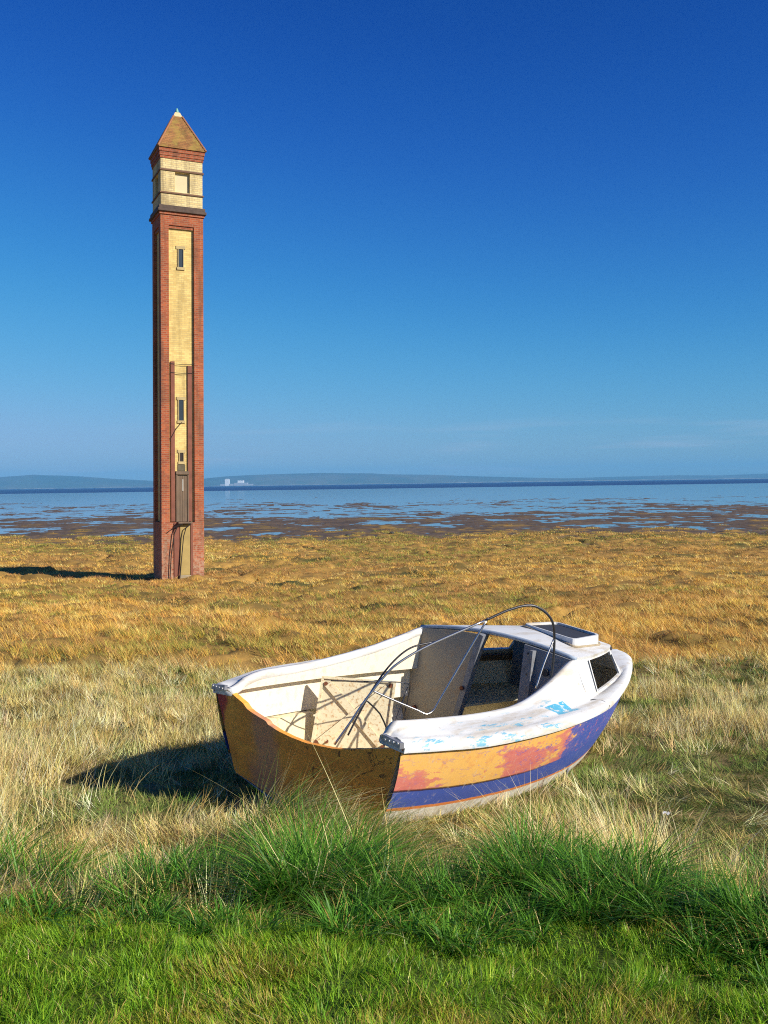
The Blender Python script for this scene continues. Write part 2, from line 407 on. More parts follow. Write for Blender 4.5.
cb.box(-ht-.03, ht+.03, -ht-.03, ht+.03, 17.88, 17.98).box(-ht-.055, ht+.055, -ht-.055, ht+.055, 17.985, 18.14).box(-ht-.085, ht+.085, -ht-.085, ht+.085, 18.145, 18.33)
cb.build('eaves_band', RED, TW)
# pyramid roof in lapped courses
rf = MB(); N = 13; zb, zt = 18.33, 19.93; rb, rt = 1.06, .19
for i in range(N):
    a0 = rb+(rt-rb)*i/N; a1 = rb+(rt-rb)*(i+1)/N+.012; z0 = zb+(zt-zb)*i/N; z1 = zb+(zt-zb)*(i+1)/N
    V = [(x*a0, y*a0, z0-.022) for y in (-1, 1) for x in (-1, 1)]+[(x*a1, y*a1, z1+.0) for y in (-1, 1) for x in (-1, 1)]
    rf.hex8(V)
rfo = rf.build('roof', TILE, TW)
hipm = plain('hip_tile', (.30, .13, .06), .9, 0, .3, 4)
for sx in (-1, 1):
    for sy in (-1, 1):
        MB().tube([(sx*rb, sy*rb, zb), (sx*rt, sy*rt, zt+.01)], .045, 6).build('hip_ridge', hipm, rfo)
cp = MB(); V = [(x*.21, y*.21, 19.91) for y in (-1, 1) for x in (-1, 1)]+[(x*.11, y*.11, 20.13) for y in (-1, 1) for x in (-1, 1)]
cp.hex8(V); capo = cp.build('roof_cap', CAPM, rfo)
MB().tube([(0, 0, 20.12), (0, 0, 20.16), (0, 0, 20.22), (0, 0, 20.28), (0, 0, 20.34)], [.06, .09, .07, .05, .02], 10).build('finial', COPPER, rfo, True)
F0 = -h+.13    # face of the recessed panel
def slit(x0, x1, z0, z1, mat=GLASS):
    MB().box(x0, x1, F0-.012, F0+.01, z0, z1).build('slit_pane', mat, fr_ := MB().box(x0-.03, x0, F0-.05, F0-.002, z0, z1).box(x1, x1+.03, F0-.05, F0-.002, z0, z1)
        .box(x0-.10, x1+.10, F0-.04, F0-.002, z1, z1+.13).box(x0-.07, x1+.07, F0-.05, F0-.002, z0-.11, z0).build('slit_window', STONE, TW))
slit(-.145, .065, 13.42, 14.18); slit(-.145, .065, 6.98, 7.85)
slit(-.11, .05, 5.25, 5.62, IRON)
MB().box(-.20, .13, F0-.03, F0-.002, 4.86, 5.12).build('soot_stained_panel', plain('soot_render', (.12, .10, .06), .95, 0, .5, 4), TW)
# door
dr = MB().box(-.23, .215, F0-.045, F0-.003, 2.7, 4.66)
for i in range(4): dr.box(-.225+i*.111, -.225+i*.111+.102, F0-.06, F0-.0452, 2.72, 4.64)
dro = dr.build('door', WOOD, TW)
MB().box(-.285, -.232, F0-.10, F0-.002, 2.7, 4.7).box(.217, .27, F0-.10, F0-.002, 2.7, 4.7).box(-.30, .285, F0-.13, F0-.002, 4.702, 4.84).build('door_frame', WOOD, dro)
MB().box(-.01, .03, F0-.085, F0-.061, 4.0, 4.5).build('door_hasp', plain('pale_hasp', (.5, .48, .42), .5, .6), dro)
# steel runners either side
for x0, x1, zt_ in ((-.505, -.335, 9.45), (.245, .425, 9.3)):
    b = MB(); b.box(x0, x1, F0-.075, F0-.055, 2.72, zt_); b.box(x0, x0+.022, F0-.053, F0-.003, 2.72, zt_); b.box(x1-.022, x1, F0-.053, F0-.003, 2.72, zt_)
    b.build('steel_runner', RUST, TW)
MB().box(-.40, -.17, -h-.05, -h-.006, -.3, 2.66).build('steel_runner', RUST, TW)
MB().box(.33, .43, -h-.05, -h-.006, -.3, 2.66).build('steel_runner', RUST, TW)
MB().box(-.15, .30, -h-.075, -h-.006, .45, 2.60).build('render_strip', CONC, TW, bevel=.02)
MB().box(-.2, .34, -h-.13, -h-.007, -.4, .45).build('footing_block', plain('grey_render', (.30, .24, .15), .95, 0, .35, 3), TW, bevel=.03)
for z in (9.35, 8.98): MB().tube([(-.56, F0-.09, z), (0, F0-.09, z-.02), (.545, F0-.09, z+.01)], .012, 6).build('tie_rod', IRON, TW)
MB().tube([(-.03, F0-.1, 6.9), (-.3, F0-.1, 6.6), (-.5, F0-.1, 6.25), (-.56, F0-.09, 6.1)], .014, 6).build('loose_cable', IRON, TW)
# broken landing below the door
ld = MB().box(-.26, .36, -h-.30, -h-.0, 2.64, 2.70)
ldo = ld.build('door_landing', WOOD, TW)
MB().tube([(-.1, -h-.29, 2.62), (-.30, -h-.2, 2.5), (-.42, -h-.14, 2.2), (-.55, -h-.10, 1.3), (-.62, -h-.08, 0)], .024, 6).build('shadow_bar', IRON, ldo)  # black tubes added along the landing's likely shadow lines, shade put into shape
MB().tube([(.30, -h-.29, 2.62), (.08, -h-.25, 2.45), (-.02, -h-.2, 2.1), (-.10, -h-.16, 1.2), (-.2, -h-.15, .1)], .024, 6).build('shadow_bar', IRON, ldo)
MB().tube([(-.1, -h-.29, 2.63), (-.4, -h-.18, 2.5), (-.72, -h-.05, 2.25)], .02, 6).build('shadow_bar', IRON, ldo)

# ------------------------------------------------------------------ the boat (local: x to the bow, y to port, z up)
BT = bpy.data.objects.new('derelict_boat', None); COL.objects.link(BT)
tag(BT, 'abandoned small cabin boat with yellow, blue and white peeling hull lying in the grass', 'boat')
BT.location = (-.6247, 6.6246, 2.0962)
BM = Matrix.Rotation(.8668, 4, 'Z') @ Matrix.Rotation(.0766, 4, 'Y') @ Matrix.Rotation(.0832, 4, 'X')
BT.rotation_euler = BM.to_euler()
BW_ = Matrix.Translation(BT.location) @ BM

def paint_white():
    s = NT('chalky_white_paint'); o = s.obj(); x = s.sep(o, 0); y = s.sep(o, 1); z = s.sep(o, 2)
    n = s.noise(o, 3.0, 6, .65); n2 = s.noise(o, 16, 5, .7); n3 = s.noise(s.scale(o, (2.2, 9, 9)), 1.0, 5, .65)
    c = s.mix(n, (.56, .57, .57), (.72, .71, .68))
    c = s.mix(s.math('MULTIPLY', s.ramp(n3, [(.48, 0), (.66, 1)]), .65), c, (.44, .36, .24))
    c = s.mix(s.math('MULTIPLY', s.ramp(n2, [(.60, 0), (.70, 1)]), .6), c, (.36, .30, .22))
    # turquoise undercoat showing where the white has worn off, along the starboard side deck
    side = s.sstep(y, -.80, -.95)
    band = s.math('MULTIPLY', side, s.math('MULTIPLY', s.sstep(x, -.1, .05), s.sstep(x, 2.1, 1.7)))
    wn = s.noise(s.scale(o, (3.0, 12, 12)), 1.0, 8, .78)
    f = s.math('MULTIPLY', band, s.ramp(wn, [(.565, 0), (.59, 1)]))
    sq = s.math('MULTIPLY', s.math('MULTIPLY', s.sstep(x, 1.53, 1.545), s.sstep(x, 1.80, 1.785)), s.sstep(y, -.92, -.925))
    sq = s.math('MULTIPLY', sq, s.math('MULTIPLY', s.ramp(s.noise(o, 22, 4, .75), [(.40, 0), (.47, 1)]), s.sstep(y, -1.09, -1.08)))
    f = s.math('MAXIMUM', s.math('MULTIPLY', f, .85), sq)
    c = s.mix(f, c, (.08, .36, .52))
    s.bump(n2, .15, .004)
    return s.fin(c, .5, spec=.35)
WHITE = paint_white()

def paint_hull():
    s = NT('peeling_hull_paint'); o = s.obj(); x = s.sep(o, 0); y = s.sep(o, 1); z = s.sep(o, 2)
    n = s.noise(o, 2.3, 6, .62); nf = s.noise(o, 11, 6, .72); nb = s.noise(s.scale(o, (1.6, 1.6, 5)), 1.0, 5, .6)
    streak = s.noise(s.scale(o, (30, 30, 2.5)), 1.0, 4, .6)
    zz = s.math('ADD', z, s.math('MULTIPLY', s.math('SUBTRACT', nf, .5), .012))
    yellow = s.mix(n, (.80, .40, .08), (.88, .56, .18))
    yellow = s.mix(s.math('MULTIPLY', s.ramp(nf, [(.56, 0), (.66, 1)]), .5), yellow, (.70, .27, .10))
    pink = s.mix(nf, (.52, .09, .12), (.80, .30, .20))
    blue = s.mix(n, (.045, .08, .34), (.08, .13, .46))
    blue = s.mix(s.math('MULTIPLY', s.ramp(nf, [(.60, 0), (.72, 1)]), .35), blue, (.45, .45, .55))
    # wear: pink undercoat patches, then blue towards the bow
    px = s.math('ADD', s.math('MULTIPLY', nb, 1.0), s.math('MULTIPLY', s.sstep(x, .2, 2.6), .16))
    px = s.math('ADD', px, s.math('MULTIPLY', s.math('SUBTRACT', .40, z), .28))
    px = s.math('ADD', px, s.math('MULTIPLY', s.math('SUBTRACT', nf, .5), .30))
    up = s.mix(s.ramp(px, [(.555, 0), (.565, .6), (.62, 1)]), yellow, pink)
    bx = s.math('ADD', s.math('MULTIPLY', s.sstep(x, .9, 2.7), .62), s.math('MULTIPLY', nb, .55))
    bx = s.math('ADD', bx, s.math('MULTIPLY', s.math('SUBTRACT', nf, .5), .28))
    up = s.mix(s.ramp(bx, [(.50, 0), (.525, .9), (.6, 1)]), up, blue)
    up = s.mix(s.math('MULTIPLY', s.ramp(nf, [(.34, 1), (.40, 0)]), s.sstep(x, .15, .7)), up, pink)
    chp = s.noise(o, 34, 4, .7)
    up = s.mix(s.math('MULTIPLY', s.ramp(chp, [(.66, 0), (.67, 1)]), .8), up, (.62, .52, .42))
    flk = s.noise(s.scale(o, (5, 5, 14)), 2.2, 8, .8, .6)
    up = s.mix(s.math('MULTIPLY', s.ramp(flk, [(.565, 0), (.58, 1)]), s.math('ADD', .35, s.math('MULTIPLY', s.sstep(x, .3, 1.6), .6))), up, s.mix(nf, (.30, .10, .30), (.10, .14, .48)))
    up = s.mix(s.math('MULTIPLY', s.ramp(flk, [(.37, 1), (.395, 0)]), .7), up, (.74, .42, .26))
    edge = s.math('ADD', .27, s.math('MULTIPLY', s.sstep(x, .8, 3.2), .08))
    ed = s.math('SUBTRACT', zz, edge)
    c = s.mix(s.sstep(ed, -.004, .004), blue, up)
    c = s.mix(s.math('MULTIPLY', s.math('MULTIPLY', s.sstep(ed, -.010, -.004), s.sstep(ed, .012, .004)), s.math('MULTIPLY', s.sstep(x, 1.9, .8), .85)), c, (.03, .012, .012))
    c = s.mix(s.sstep(zz, .147, .142), c, (.72, .24, .07))
    bot = s.mix(s.ramp(streak, [(.35, 0), (.65, 1)]), (.60, .53, .42), (.86, .84, .78))
    c = s.mix(s.sstep(zz, .125, .119), c, bot)
    c = s.mix(s.math('MULTIPLY', s.ramp(streak, [(.60, 0), (.72, 1)]), .30), c, (.62, .54, .44))
    s.bump(nf, .35, .004)
    return s.fin(c, .55, spec=.3)
HULLP = paint_hull()

def paint_transom():
    s = NT('rusty_transom_paint'); o = s.obj(); x = s.sep(o, 0); y = s.sep(o, 1); z = s.sep(o, 2)
    n = s.noise(o, 3.3, 6, .65); nf = s.noise(o, 13, 6, .7); n3 = s.noise(s.scale(o, (1, 1.4, 5)), 2.2, 5, .6)
    c = s.mix(n, (.80, .29, .04), (1.0, .46, .07))
    c = s.mix(s.math('MULTIPLY', s.ramp(n3, [(.45, 0), (.60, 1)]), .45), c, (.60, .20, .035))
    c = s.mix(s.math('MULTIPLY', s.ramp(nf, [(.56, 0), (.66, 1)]), .45), c, (.22, .08, .03))
    c = s.mix(s.math('MULTIPLY', s.ramp(s.noise(o, 5.5, 3, .5, 2.2), [(.585, 0), (.60, 1), (.625, 1), (.64, 0)]), s.math('MULTIPLY', s.math('MULTIPLY', s.sstep(y, .15, -.1), .75), s.sstep(z, .1, .2))), c, (.02, .012, .02))
    b = s.math('ADD', s.math('ADD', y, .05), s.math('MULTIPLY', s.math('SUBTRACT', n, .5), .35))
    c = s.mix(s.math('MULTIPLY', s.math('MULTIPLY', s.sstep(b, .22, .35), s.sstep(b, .62, .5)), .4), c, (.30, .20, .24))
    c = s.mix(s.sstep(b, .92, .98), c, (.10, .07, .38))
    c = s.mix(s.math('MULTIPLY', s.sstep(b, .80, .86), s.sstep(b, .96, .9)), c, (.45, .05, .05))
    s.bump(nf, .5, .006)
    return s.fin(c, .6, spec=.3)
TRANP = paint_transom()

def cream(name, a, b, stain, amt, sc=4):
    s = NT(name); o = s.obj(); n = s.noise(o, sc, 6, .65); n2 = s.noise(o, sc*4, 5, .7)
    c = s.mix(n, a, b); c = s.mix(s.math('MULTIPLY', s.ramp(n2, [(.52, 0), (.66, 1)]), amt), c, stain)
    s.bump(n2, .2, .005); return s.fin(c, .6, spec=.25)
LINER = cream('cream_inner_lining', (.72, .64, .48), (.80, .73, .58), (.45, .35, .2), .35)
LOCKER = cream('worn_cream_locker', (.66, .55, .30), (.78, .70, .48), (.38, .27, .1), .6, 7)
BULK = cream('bulkhead_paint', (.22, .20, .17), (.30, .27, .22), (.30, .17, .07), .4, 2.5)
BULKD = cream('grey_bulkhead_paint', (.16, .17, .19), (.24, .25, .27), (.08, .07, .06), .5, 3)
FLOOR = cream('muddy_cabin_floor', (.60, .54, .36), (.74, .68, .50), (.22, .16, .08), .6, 4)
BOARD = cream('peeling_board_paint', (.62, .53, .33), (.78, .71, .50), (.42, .22, .07), .85, 9)
DARK = plain('dark_inside_rim', (.03, .03, .035), .7, 0, .3, 4)
ALU = plain('dull_grey_alloy', (.34, .35, .40), .45, .7, .3, 12)
STEEL = plain('stainless_tube', (.55, .53, .50), .28, .95, .12, 20)
BLKR = plain('blackened_tube', (.055, .055, .06), .35, .6, .3, 10)
REDL = plain('faded_red_moulding', (.26, .06, .035), .6, 0, .4, 8)
TRIM = plain('grey_blue_edge_trim', (.30, .36, .44), .55, 0, .3, 10)

SHEER = [(-.02, .875), (.25, .995), (.62, 1.12), (1.3, 1.18), (2.0, 1.12), (2.5, .99), (3.24, .72), (3.85, .44), (4.28, .20), (4.44, .0)]
sh = np.array(catmull(SHEER, 8)); sh[-1, 1] = 0
sx_, sy_ = sh[:, 0], np.clip(sh[:, 1], 0, None)
zs_ = lambda x: .565+.037*x
CH = [(.07, .68), (.5, .78), (1.2, .85), (2.0, .80), (2.7, .64), (3.3, .42), (3.75, .18), (3.98, 0)]
chn = np.array(catmull(CH, 8))
nS = 180
def resample(A, n):
    d = np.concatenate([[0], np.cumsum(np.linalg.norm(np.diff(A, axis=0), axis=1))]); t = np.linspace(0, d[-1], n)
    return np.stack([np.interp(t, d, A[:, k]) for k in range(A.shape[1])], 1)
S3 = resample(np.stack([sx_, sy_, zs_(sx_)], 1), nS)
C3 = resample(np.stack([chn[:, 0], np.clip(chn[:, 1], 0, None), .0+.10*(chn[:, 0]/4)**3], 1), nS)
K3 = C3.copy(); K3[:, 1] = 0; K3[:, 2] = -.13+.22*(K3[:, 0]/4)**4
nR = 18
def hull_rows(off=0.0, rows=nR, keel=True):
    G = []
    for v in np.linspace(0, 1, rows):
        P = S3*(1-v)+C3*v
        bul = .035*math.sin(math.pi*v)*np.clip(S3[:, 1]/.5, 0, 1)
        P = P.copy(); P[:, 1] = np.clip(P[:, 1]+bul-off, 0, None); P[:, 0] -= off*np.clip((P[:, 0]-2.5)/2, 0, 1)*1.5
        G.append(P)
    if keel: G.append(C3*.5+K3*.5-np.array([0, 0, .015])); G.append(K3)
    return np.array(G)
def mir(G, s):
    G = G.copy(); G[..., 1] *= s; return G
hb = MB()
G = hull_rows()
hb.grid([list(map(tuple, r)) for r in mir(G, 1)]); hb.grid([list(map(tuple, r)) for r in mir(G, -1)], True)
hull = hb.build('hull', HULLP, BT, True)
# inner lining of the hull
G = hull_rows(.045, 12)
G[-1, :, 2] += .06; G[-2, :, 2] += .05
ib = MB(); ib.grid([list(map(tuple, r)) for r in mir(G, 1)], True); ib.grid([list(map(tuple, r)) for r in mir(G, -1)])
ib.build('inner_lining', LINER, hull, True)
# red moulding line and rub strip along the hull-deck joint
for s in (1, -1):
    P = mir(S3, s); MB().tube([tuple(p+np.array([0, s*.004, -.006])) for p in P[::3]], .009, 6).build('rubbing_strip', REDL, hull, True)

# transom with its cut-out
top = [(-.96, .575), (-.90, .575), (-.78, .54), (-.68, .515), (-.52, .47), (-.36, .43), (-.2, .405), (-.04, .395), (.12, .40), (.24, .415), (.33, .435), (.345, .455), (.42, .465), (.50, .485), (.55, .50), (.565, .525), (.64, .55), (.76, .595), (.85, .60), (.96, .585)]
ty = np.linspace(-.868, .868, 90); tz = np.interp(ty, [a for a, b in top], [b for a, b in top])+.006*(fbm(ty*14, ty*0, 4, 3)-.5)
tb_ = np.interp(np.abs(ty), [0, .68, .685, .870], [-.13, .0, .0, .575])
tb_ = np.minimum(tb_, tz-.004)
xf = lambda z: -.02+.09*(1-np.clip(z, -.13, .58)/.575)
tr = MB(); rows_o = []; rows_i = []
for v in np.linspace(0, 1, 12):
    z = tb_*(1-v)+tz*v; xo = xf(z)
    rows_o.append([(xo[i], ty[i], z[i]) for i in range(90)]); rows_i.append([(xo[i]+.045, ty[i]*.985, z[i]) for i in range(90)])
tr.grid(rows_o, True); tr.grid(rows_i); tr.grid([rows_o[-1], rows_i[-1]], True)
tro = tr.build('transom', TRANP, BT)

# deck moulding: side deck, coaming slope, inner lip
def curve(P, x):
    A = np.array(catmull(P, 6)); return np.interp(x, A[:, 0], A[:, 1])
DB = [(0, .83), (.26, .915), (.68, 1.04), (1.3, 1.05), (1.7, 1.0), (2.2, .92), (2.7, .79), (3.3, .615), (3.45, .56)]       # foot of the coaming / cabin side
DZ = [(0, .615), (1, .628), (2, .65), (3, .675), (4.5, .76)]
CT = [(0, .745), (.3, .785), (.8, .815), (1.3, .82), (1.7, .81), (2.0, .79), (2.2, .775), (2.55, .73), (3.3, .50)]             # top of the coaming
CZ = [(0, .60), (.035, .655), (.07, .685), (.3, .675), (.7, .66), (1.0, .655), (1.3, .66), (1.5, .69), (1.7, .745), (1.85, .80), (2.0, .86), (2.15, .925), (2.25, .945), (3.3, .92)]
PZ_ = [(0, .60), (.06, .62), (.16, .665), (.3, .69), (.7, .70), (1.0, .72), (1.3, .755), (1.6, .80), (1.9, .865), (2.15, .93), (2.25, .945), (3.3, .92)]
xs = np.concatenate([np.linspace(0, .12, 20), np.linspace(.14, 2.22, 70)])
def lerp(a, b, t): return a*(1-t)+b*t
for s in (-1, 1):
    cz = np.interp(xs, *zip(*(CZ if s < 0 else PZ_)))
    k = np.ones(5)/5; czs = np.convolve(np.pad(cz, 2, 'edge'), k, 'valid'); cz = czs
    sy = np.interp(xs, sx_[sx_ < 3.3], sy_[sx_ < 3.3]); db = curve(DB, xs); dz = np.interp(xs, *zip(*DZ)); ct = curve(CT, xs)
    prof = []
    prof.append((sy+.012, zs_(xs)-.028)); prof.append((sy+.016, zs_(xs)+.004)); prof.append((sy-.004, zs_(xs)+.022)); prof.append((lerp(sy, db, .5), lerp(zs_(xs)+.022, dz, .5)+.016))
    prof.append((db+.02, dz)); prof.append((db, dz+.010))
    for t in (.35, .7, .92): prof.append((lerp(db, ct, t)-.012*math.sin(t*3.1), lerp(dz, cz, t)))
    prof.append((ct+.004, cz+.006)); prof.append((ct-.022, cz+.010)); prof.append((ct-.05, cz)); prof.append((ct-.055, cz-.035)); prof.append((ct-.045, cz-.05))
    Gd = [[(xs[i]-(.02 if True else 0)*(i == 0), s*yv[i], zv[i]) for i in range(90)] for yv, zv in prof]
    b = MB(); b.grid(Gd, s < 0); b.F.append(tuple(j*90 for j in range(len(prof)))); b.build('side_deck', WHITE, BT, True)
    # inner face of the cockpit side below the lip: upper strip, ledge, locker front
    iy = ct-.045
    def strip(nm, x0, x1, pts, mat, n=30):
        xx = np.linspace(x0, x1, n); G_ = []
        for fn in pts:
            yv, zv = fn(xx); G_.append([(xx[i], s*yv[i], zv[i]) for i in range(n)])
        b = MB(); b.grid(G_, s > 0); G2 = [[(p[0], p[1]+s*.02, p[2]-.0) for p in r] for r in G_]; b.grid(G2, s < 0)
        return b.build(nm, mat, BT)
    cyy = lambda xx: curve(CT, xx)-.045
    czz = lambda xx: np.interp(xx, xs, cz)
    strip('cockpit_side', .03, 2.19, [lambda q: (cyy(q), czz(q)-.045), lambda q: (cyy(q)+.0, np.full_like(q, .585)+.0*q), lambda q: (cyy(q)+.10, np.full_like(q, .575))], LINER)
    strip('cockpit_side', .05, 2.17, [lambda q: (cyy(q)+.075, np.full_like(q, .57)), lambda q: (cyy(q)+.055, np.full_like(q, .33))], LINER)
    strip('side_locker', .06, .92 if s > 0 else 2.1, [lambda q: (cyy(q)+.055, np.full_like(q, .322)), lambda q: (cyy(q)-.0, np.full_like(q, .318)), lambda q: (cyy(q)-.07, np.full_like(q, .02))], LOCKER)
# fore deck round the bow: from sheer to cabin foot
fx = np.linspace(0, 1, 70)
full = resample(np.concatenate([[[2.2, np.interp(2.2, sx_[:60], sy_[:60])]], np.stack([sx_, sy_], 1)[sx_ > 2.21]]), 70)
foot = resample(np.array(catmull([(2.2, .92), (2.7, .79), (3.3, .615), (3.52, .50), (3.66, .30), (3.70, 0)], 8)), 70)
for s in (-1, 1):
    rows = []
    sz = zs_(full[:, 0]); dz = np.interp(foot[:, 0], *zip(*DZ))
    rows.append([(full[i, 0]+.012, s*(full[i, 1]+.012*(i < 69)), sz[i]-.028) for i in range(70)])
    rows.append([(full[i, 0]+.014, s*(full[i, 1]+.016*(i < 69)), sz[i]+.004) for i in range(70)])
    rows.append([(full[i, 0]-.005, s*(full[i, 1]-.004*(i < 69)), sz[i]+.022) for i in range(70)])
    for t in (.2, .5, .8, .97): rows.append([tuple((lerp(full[i, 0], foot[i, 0], t), s*lerp(full[i, 1], foot[i, 1], t), lerp(sz[i]+.022, dz[i], t)+.016*math.sin(t*3.14))) for i in range(70)])
    rows.append([(foot[i, 0], s*foot[i, 1], dz[i]+.012) for i in range(70)])
    MB().grid(rows, s < 0).build('fore_deck', WHITE, BT, True)

# cabin: roof, windowed sides, raked front
RTOP = [(2.22, .775), (2.55, .73), (3.0, .61), (3.3, .50), (3.42, .40), (3.48, .22), (3.5, 0)]
re = resample(np.array(catmull(RTOP, 6)), 60)
def roof_z(x, y):
    e = np.interp(x, [2.2, 3.5], [.955, .935]); hw = np.interp(x, re[:, 0], re[:, 1]); return e+.075*(1-np.clip(np.abs(y)/max(hw, .05), 0, 1)**2)*np.interp(x, [3.2, 3.5], [1, .1])
rb_ = MB(); U = []; L = []
for i in range(60):
    x, hw = re[i]; ru = []; rl = []
    for v in np.linspace(-1, 1, 25):
        xa = x
        if i == 0: xa = x
        z = roof_z(x, v*hw); ru.append((xa, v*hw, z)); rl.append((xa, v*hw*.985, z-.03))
    U.append(ru); L.append(rl)
rb_.grid(U); rb_.grid(L, True); rb_.grid([U[0], L[0]], True)
rb_.grid([[r[0] for r in U], [r[0] for r in L]]); rb_.grid([[r[-1] for r in U], [r[-1] for r in L]], True)
roof = rb_.build('cabin_roof', WHITE, BT, True)
# aft edge trim
MB().tube([(2.2, v*.775, roof_z(2.22, v*.775)-.012) for v in np.linspace(-1, 1, 25)], .018, 8).build('roof_edge_trim', TRIM, roof, True)
# roof rim under overhang
for s in (-1, 1):
    def sidep(x0, x1, t0, t1, n=12, th=.022):
        xx = np.linspace(x0, x1, n); b = MB(); A = []; B = []
        for t in (t0, t1):
            yb = curve(DB, xx); yt = np.interp(xx, re[:, 0], re[:, 1])-.012
            zb_ = np.interp(xx, *zip(*DZ)); ztp = np.array([roof_z(q, 9.)-.02 for q in xx])
            A.append([(xx[i], s*lerp(yb[i], yt[i], t), lerp(zb_[i], ztp[i], t)) for i in range(n)])
            B.append([(xx[i], s*(lerp(yb[i], yt[i], t)-th), lerp(zb_[i], ztp[i], t)) for i in range(n)])
        b.grid(A, s < 0); b.grid(B, s > 0); b.grid([A[0], B[0]], s > 0); b.grid([A[1], B[1]], s < 0)
        b.grid([[r[0] for r in A], [r[0] for r in B]]); b.grid([[r[-1] for r in A], [r[-1] for r in B]])
        return b
    def addb(a, b): a.add(b.V, b.F); return a
    b = MB()
    if s < 0:
        addb(b, sidep(2.2, 2.44, 0, 1)); addb(b, sidep(3.34, 3.45, 0, 1, 5)); addb(b, sidep(2.44, 3.34, 0, .06)); addb(b, sidep(2.44, 3.34, .93, 1))
        addb(b, sidep(3.24, 3.34, .78, .93, 3)); addb(b, sidep(2.475, 2.495, .06, .93, 3))
    else:
        addb(b, sidep(2.2, 2.36, 0, 1)); addb(b, sidep(3.34, 3.45, 0, 1, 5)); addb(b, sidep(2.36, 3.34, 0, .12)); addb(b, sidep(2.36, 3.34, .93, 1)); addb(b, sidep(2.95, 3.02, .12, .93, 3))
    b.build('cabin_side', WHITE, BT)
# raked cabin front between the side panels
ff = [p for p in foot if p[0] >= 3.44]; ft = resample(np.array([p for p in re if p[0] >= 3.395]), 20); fb = resample(np.array(ff), 20)
for s in (-1, 1):
    A = [[(fb[i, 0], s*fb[i, 1], .69) for i in range(20)], [(ft[i, 0]-.01, s*(max(ft[i, 1]-.01, 0)), roof_z(ft[i, 0], 9.)-.02) for i in range(20)]]
    MB().grid(A, s < 0).build('cabin_front', WHITE, BT, True)
# roof hatch: raised frame round a dark opening, lid propped on top
HC = [(2.62, -.40), (3.28, -.38), (3.34, .10), (3.30, .46), (2.62, .46)]
def ring(nm, P, P2, z0, z1, mat, par):
    b = MB(); n = len(P); V = [(x, y, roof_z(x, y)+z0) for x, y in P]+[(x, y, roof_z(x, y)+z1) for x, y in P]+[(x, y, roof_z(x, y)+z0) for x, y in P2]+[(x, y, roof_z(x, y)+z1) for x, y in P2]
    F = []
    for i in range(n):
        j = (i+1) % n; F += [(i, j, n+j, n+i), (n+i, n+j, 3*n+j, 3*n+i), (3*n+i, 3*n+j, 2*n+j, 2*n+i)]
    return b.add(V, F).build(nm, mat, par)
def rrect(x0, x1, y0, y1, r, n=6):
    P = []
    for cx_, cy_, a in ((x1-r, y1-r, 0), (x0+r, y1-r, 90), (x0+r, y0+r, 180), (x1-r, y0+r, 270)):
        for k in range(n+1):
            t = R(a+90*k/n); P.append((cx_+r*math.cos(t), cy_+r*math.sin(t)))
    return P
HK = [(2.52, -.57), (3.12, -.50), (3.46, .16), (2.92, .20)]
def rpoly(P, r, n=5):
    out = []; m = len(P)
    for i in range(m):
        a = Vector(P[i-1]); b = Vector(P[i]); c = Vector(P[(i+1) % m]); p = b+(a-b).normalized()*r; q = b+(c-b).normalized()*r
        for k in range(n+1):
            t = k/n; v = p*(1-t)**2+b*2*t*(1-t)+q*t*t; out.append((v.x, v.y))
    return out
hp = rpoly(HK, .10); HX, HY = 3.0, -.18; hp2 = [(HX+(x-HX)*.90, HY+(y-HY)*.90) for x, y in hp]
HZ = 1.046; n_ = len(hp); V = []
for P, k in ((hp, 0), ([(HX+(x-HX)*.97, HY+(y-HY)*.97) for x, y in hp], 1), (hp2, 2), (hp2, 3)):
    for x, y in P: V.append((x, y, (roof_z(x, y)-.004, HZ, HZ, HZ-.025)[k]))
F = [(k*n_+i, k*n_+(i+1) % n_, (k+1)*n_+(i+1) % n_, (k+1)*n_+i) for k in range(3) for i in range(n_)]
hf = MB().add(V, F).build('hatch_frame', WHITE, roof)
MB().add([(x, y, HZ-.020) for x, y in hp2], [tuple(range(n_))]).build('hatch_opening', DARK, hf)
MB().tube([(x, y, roof_z(x, y)+.006) for x, y in [( (x-HX)*1.03+HX, (y-HY)*1.03+HY) for x, y in hp]+[((hp[0][0]-HX)*1.03+HX, (hp[0][1]-HY)*1.03+HY)]], .010, 6).build('hatch_seal', plain('perished_sealant', (.34, .27, .17), .8, 0, .4, 10), hf)

# bulkheads at the aft end of the cabin
def panel(nm, P, th, mat, par, d=(1, 0, 0)):
    n = len(P); d = Vector(d)*th; V = [Vector(p) for p in P]+[Vector(p)+d for p in P]
    F = [tuple(range(n))[::-1], tuple(range(n, 2*n))]+[(i, (i+1) % n, n+(i+1) % n, n+i) for i in range(n)]
    return MB().add(V, F).build(nm, mat, par)
pb = panel('bulkhead', [(2.16, .765, .935), (2.16, .60, .955), (2.16, .35, .985), (2.16, .09, .99), (2.14, .13, .7), (2.12, .31, .20), (2.12, .33, .03), (2.12, .84, .03), (2.14, .86, .4)], .022, BULK, BT)
MB().hex8([(2.135, .125, .03+.97*0+.97), (2.205, .125, 1.0), (2.135, .07, .985), (2.205, .07, 1.0), (2.10, .335, .03), (2.17, .335, .03), (2.10, .285, .03), (2.17, .285, .03)]).build('edge_post', BULKD, pb)
for y, z in ((.215, .52), (.70, .25)):
    MB().tube([(2.10, y, z), (2.13, y, z)], .018, 10).build('bolt_hole', plain('rust_spot', (.16, .05, .02), .9) if y < .5 else bpy.data.materials['rust_spot'], pb)
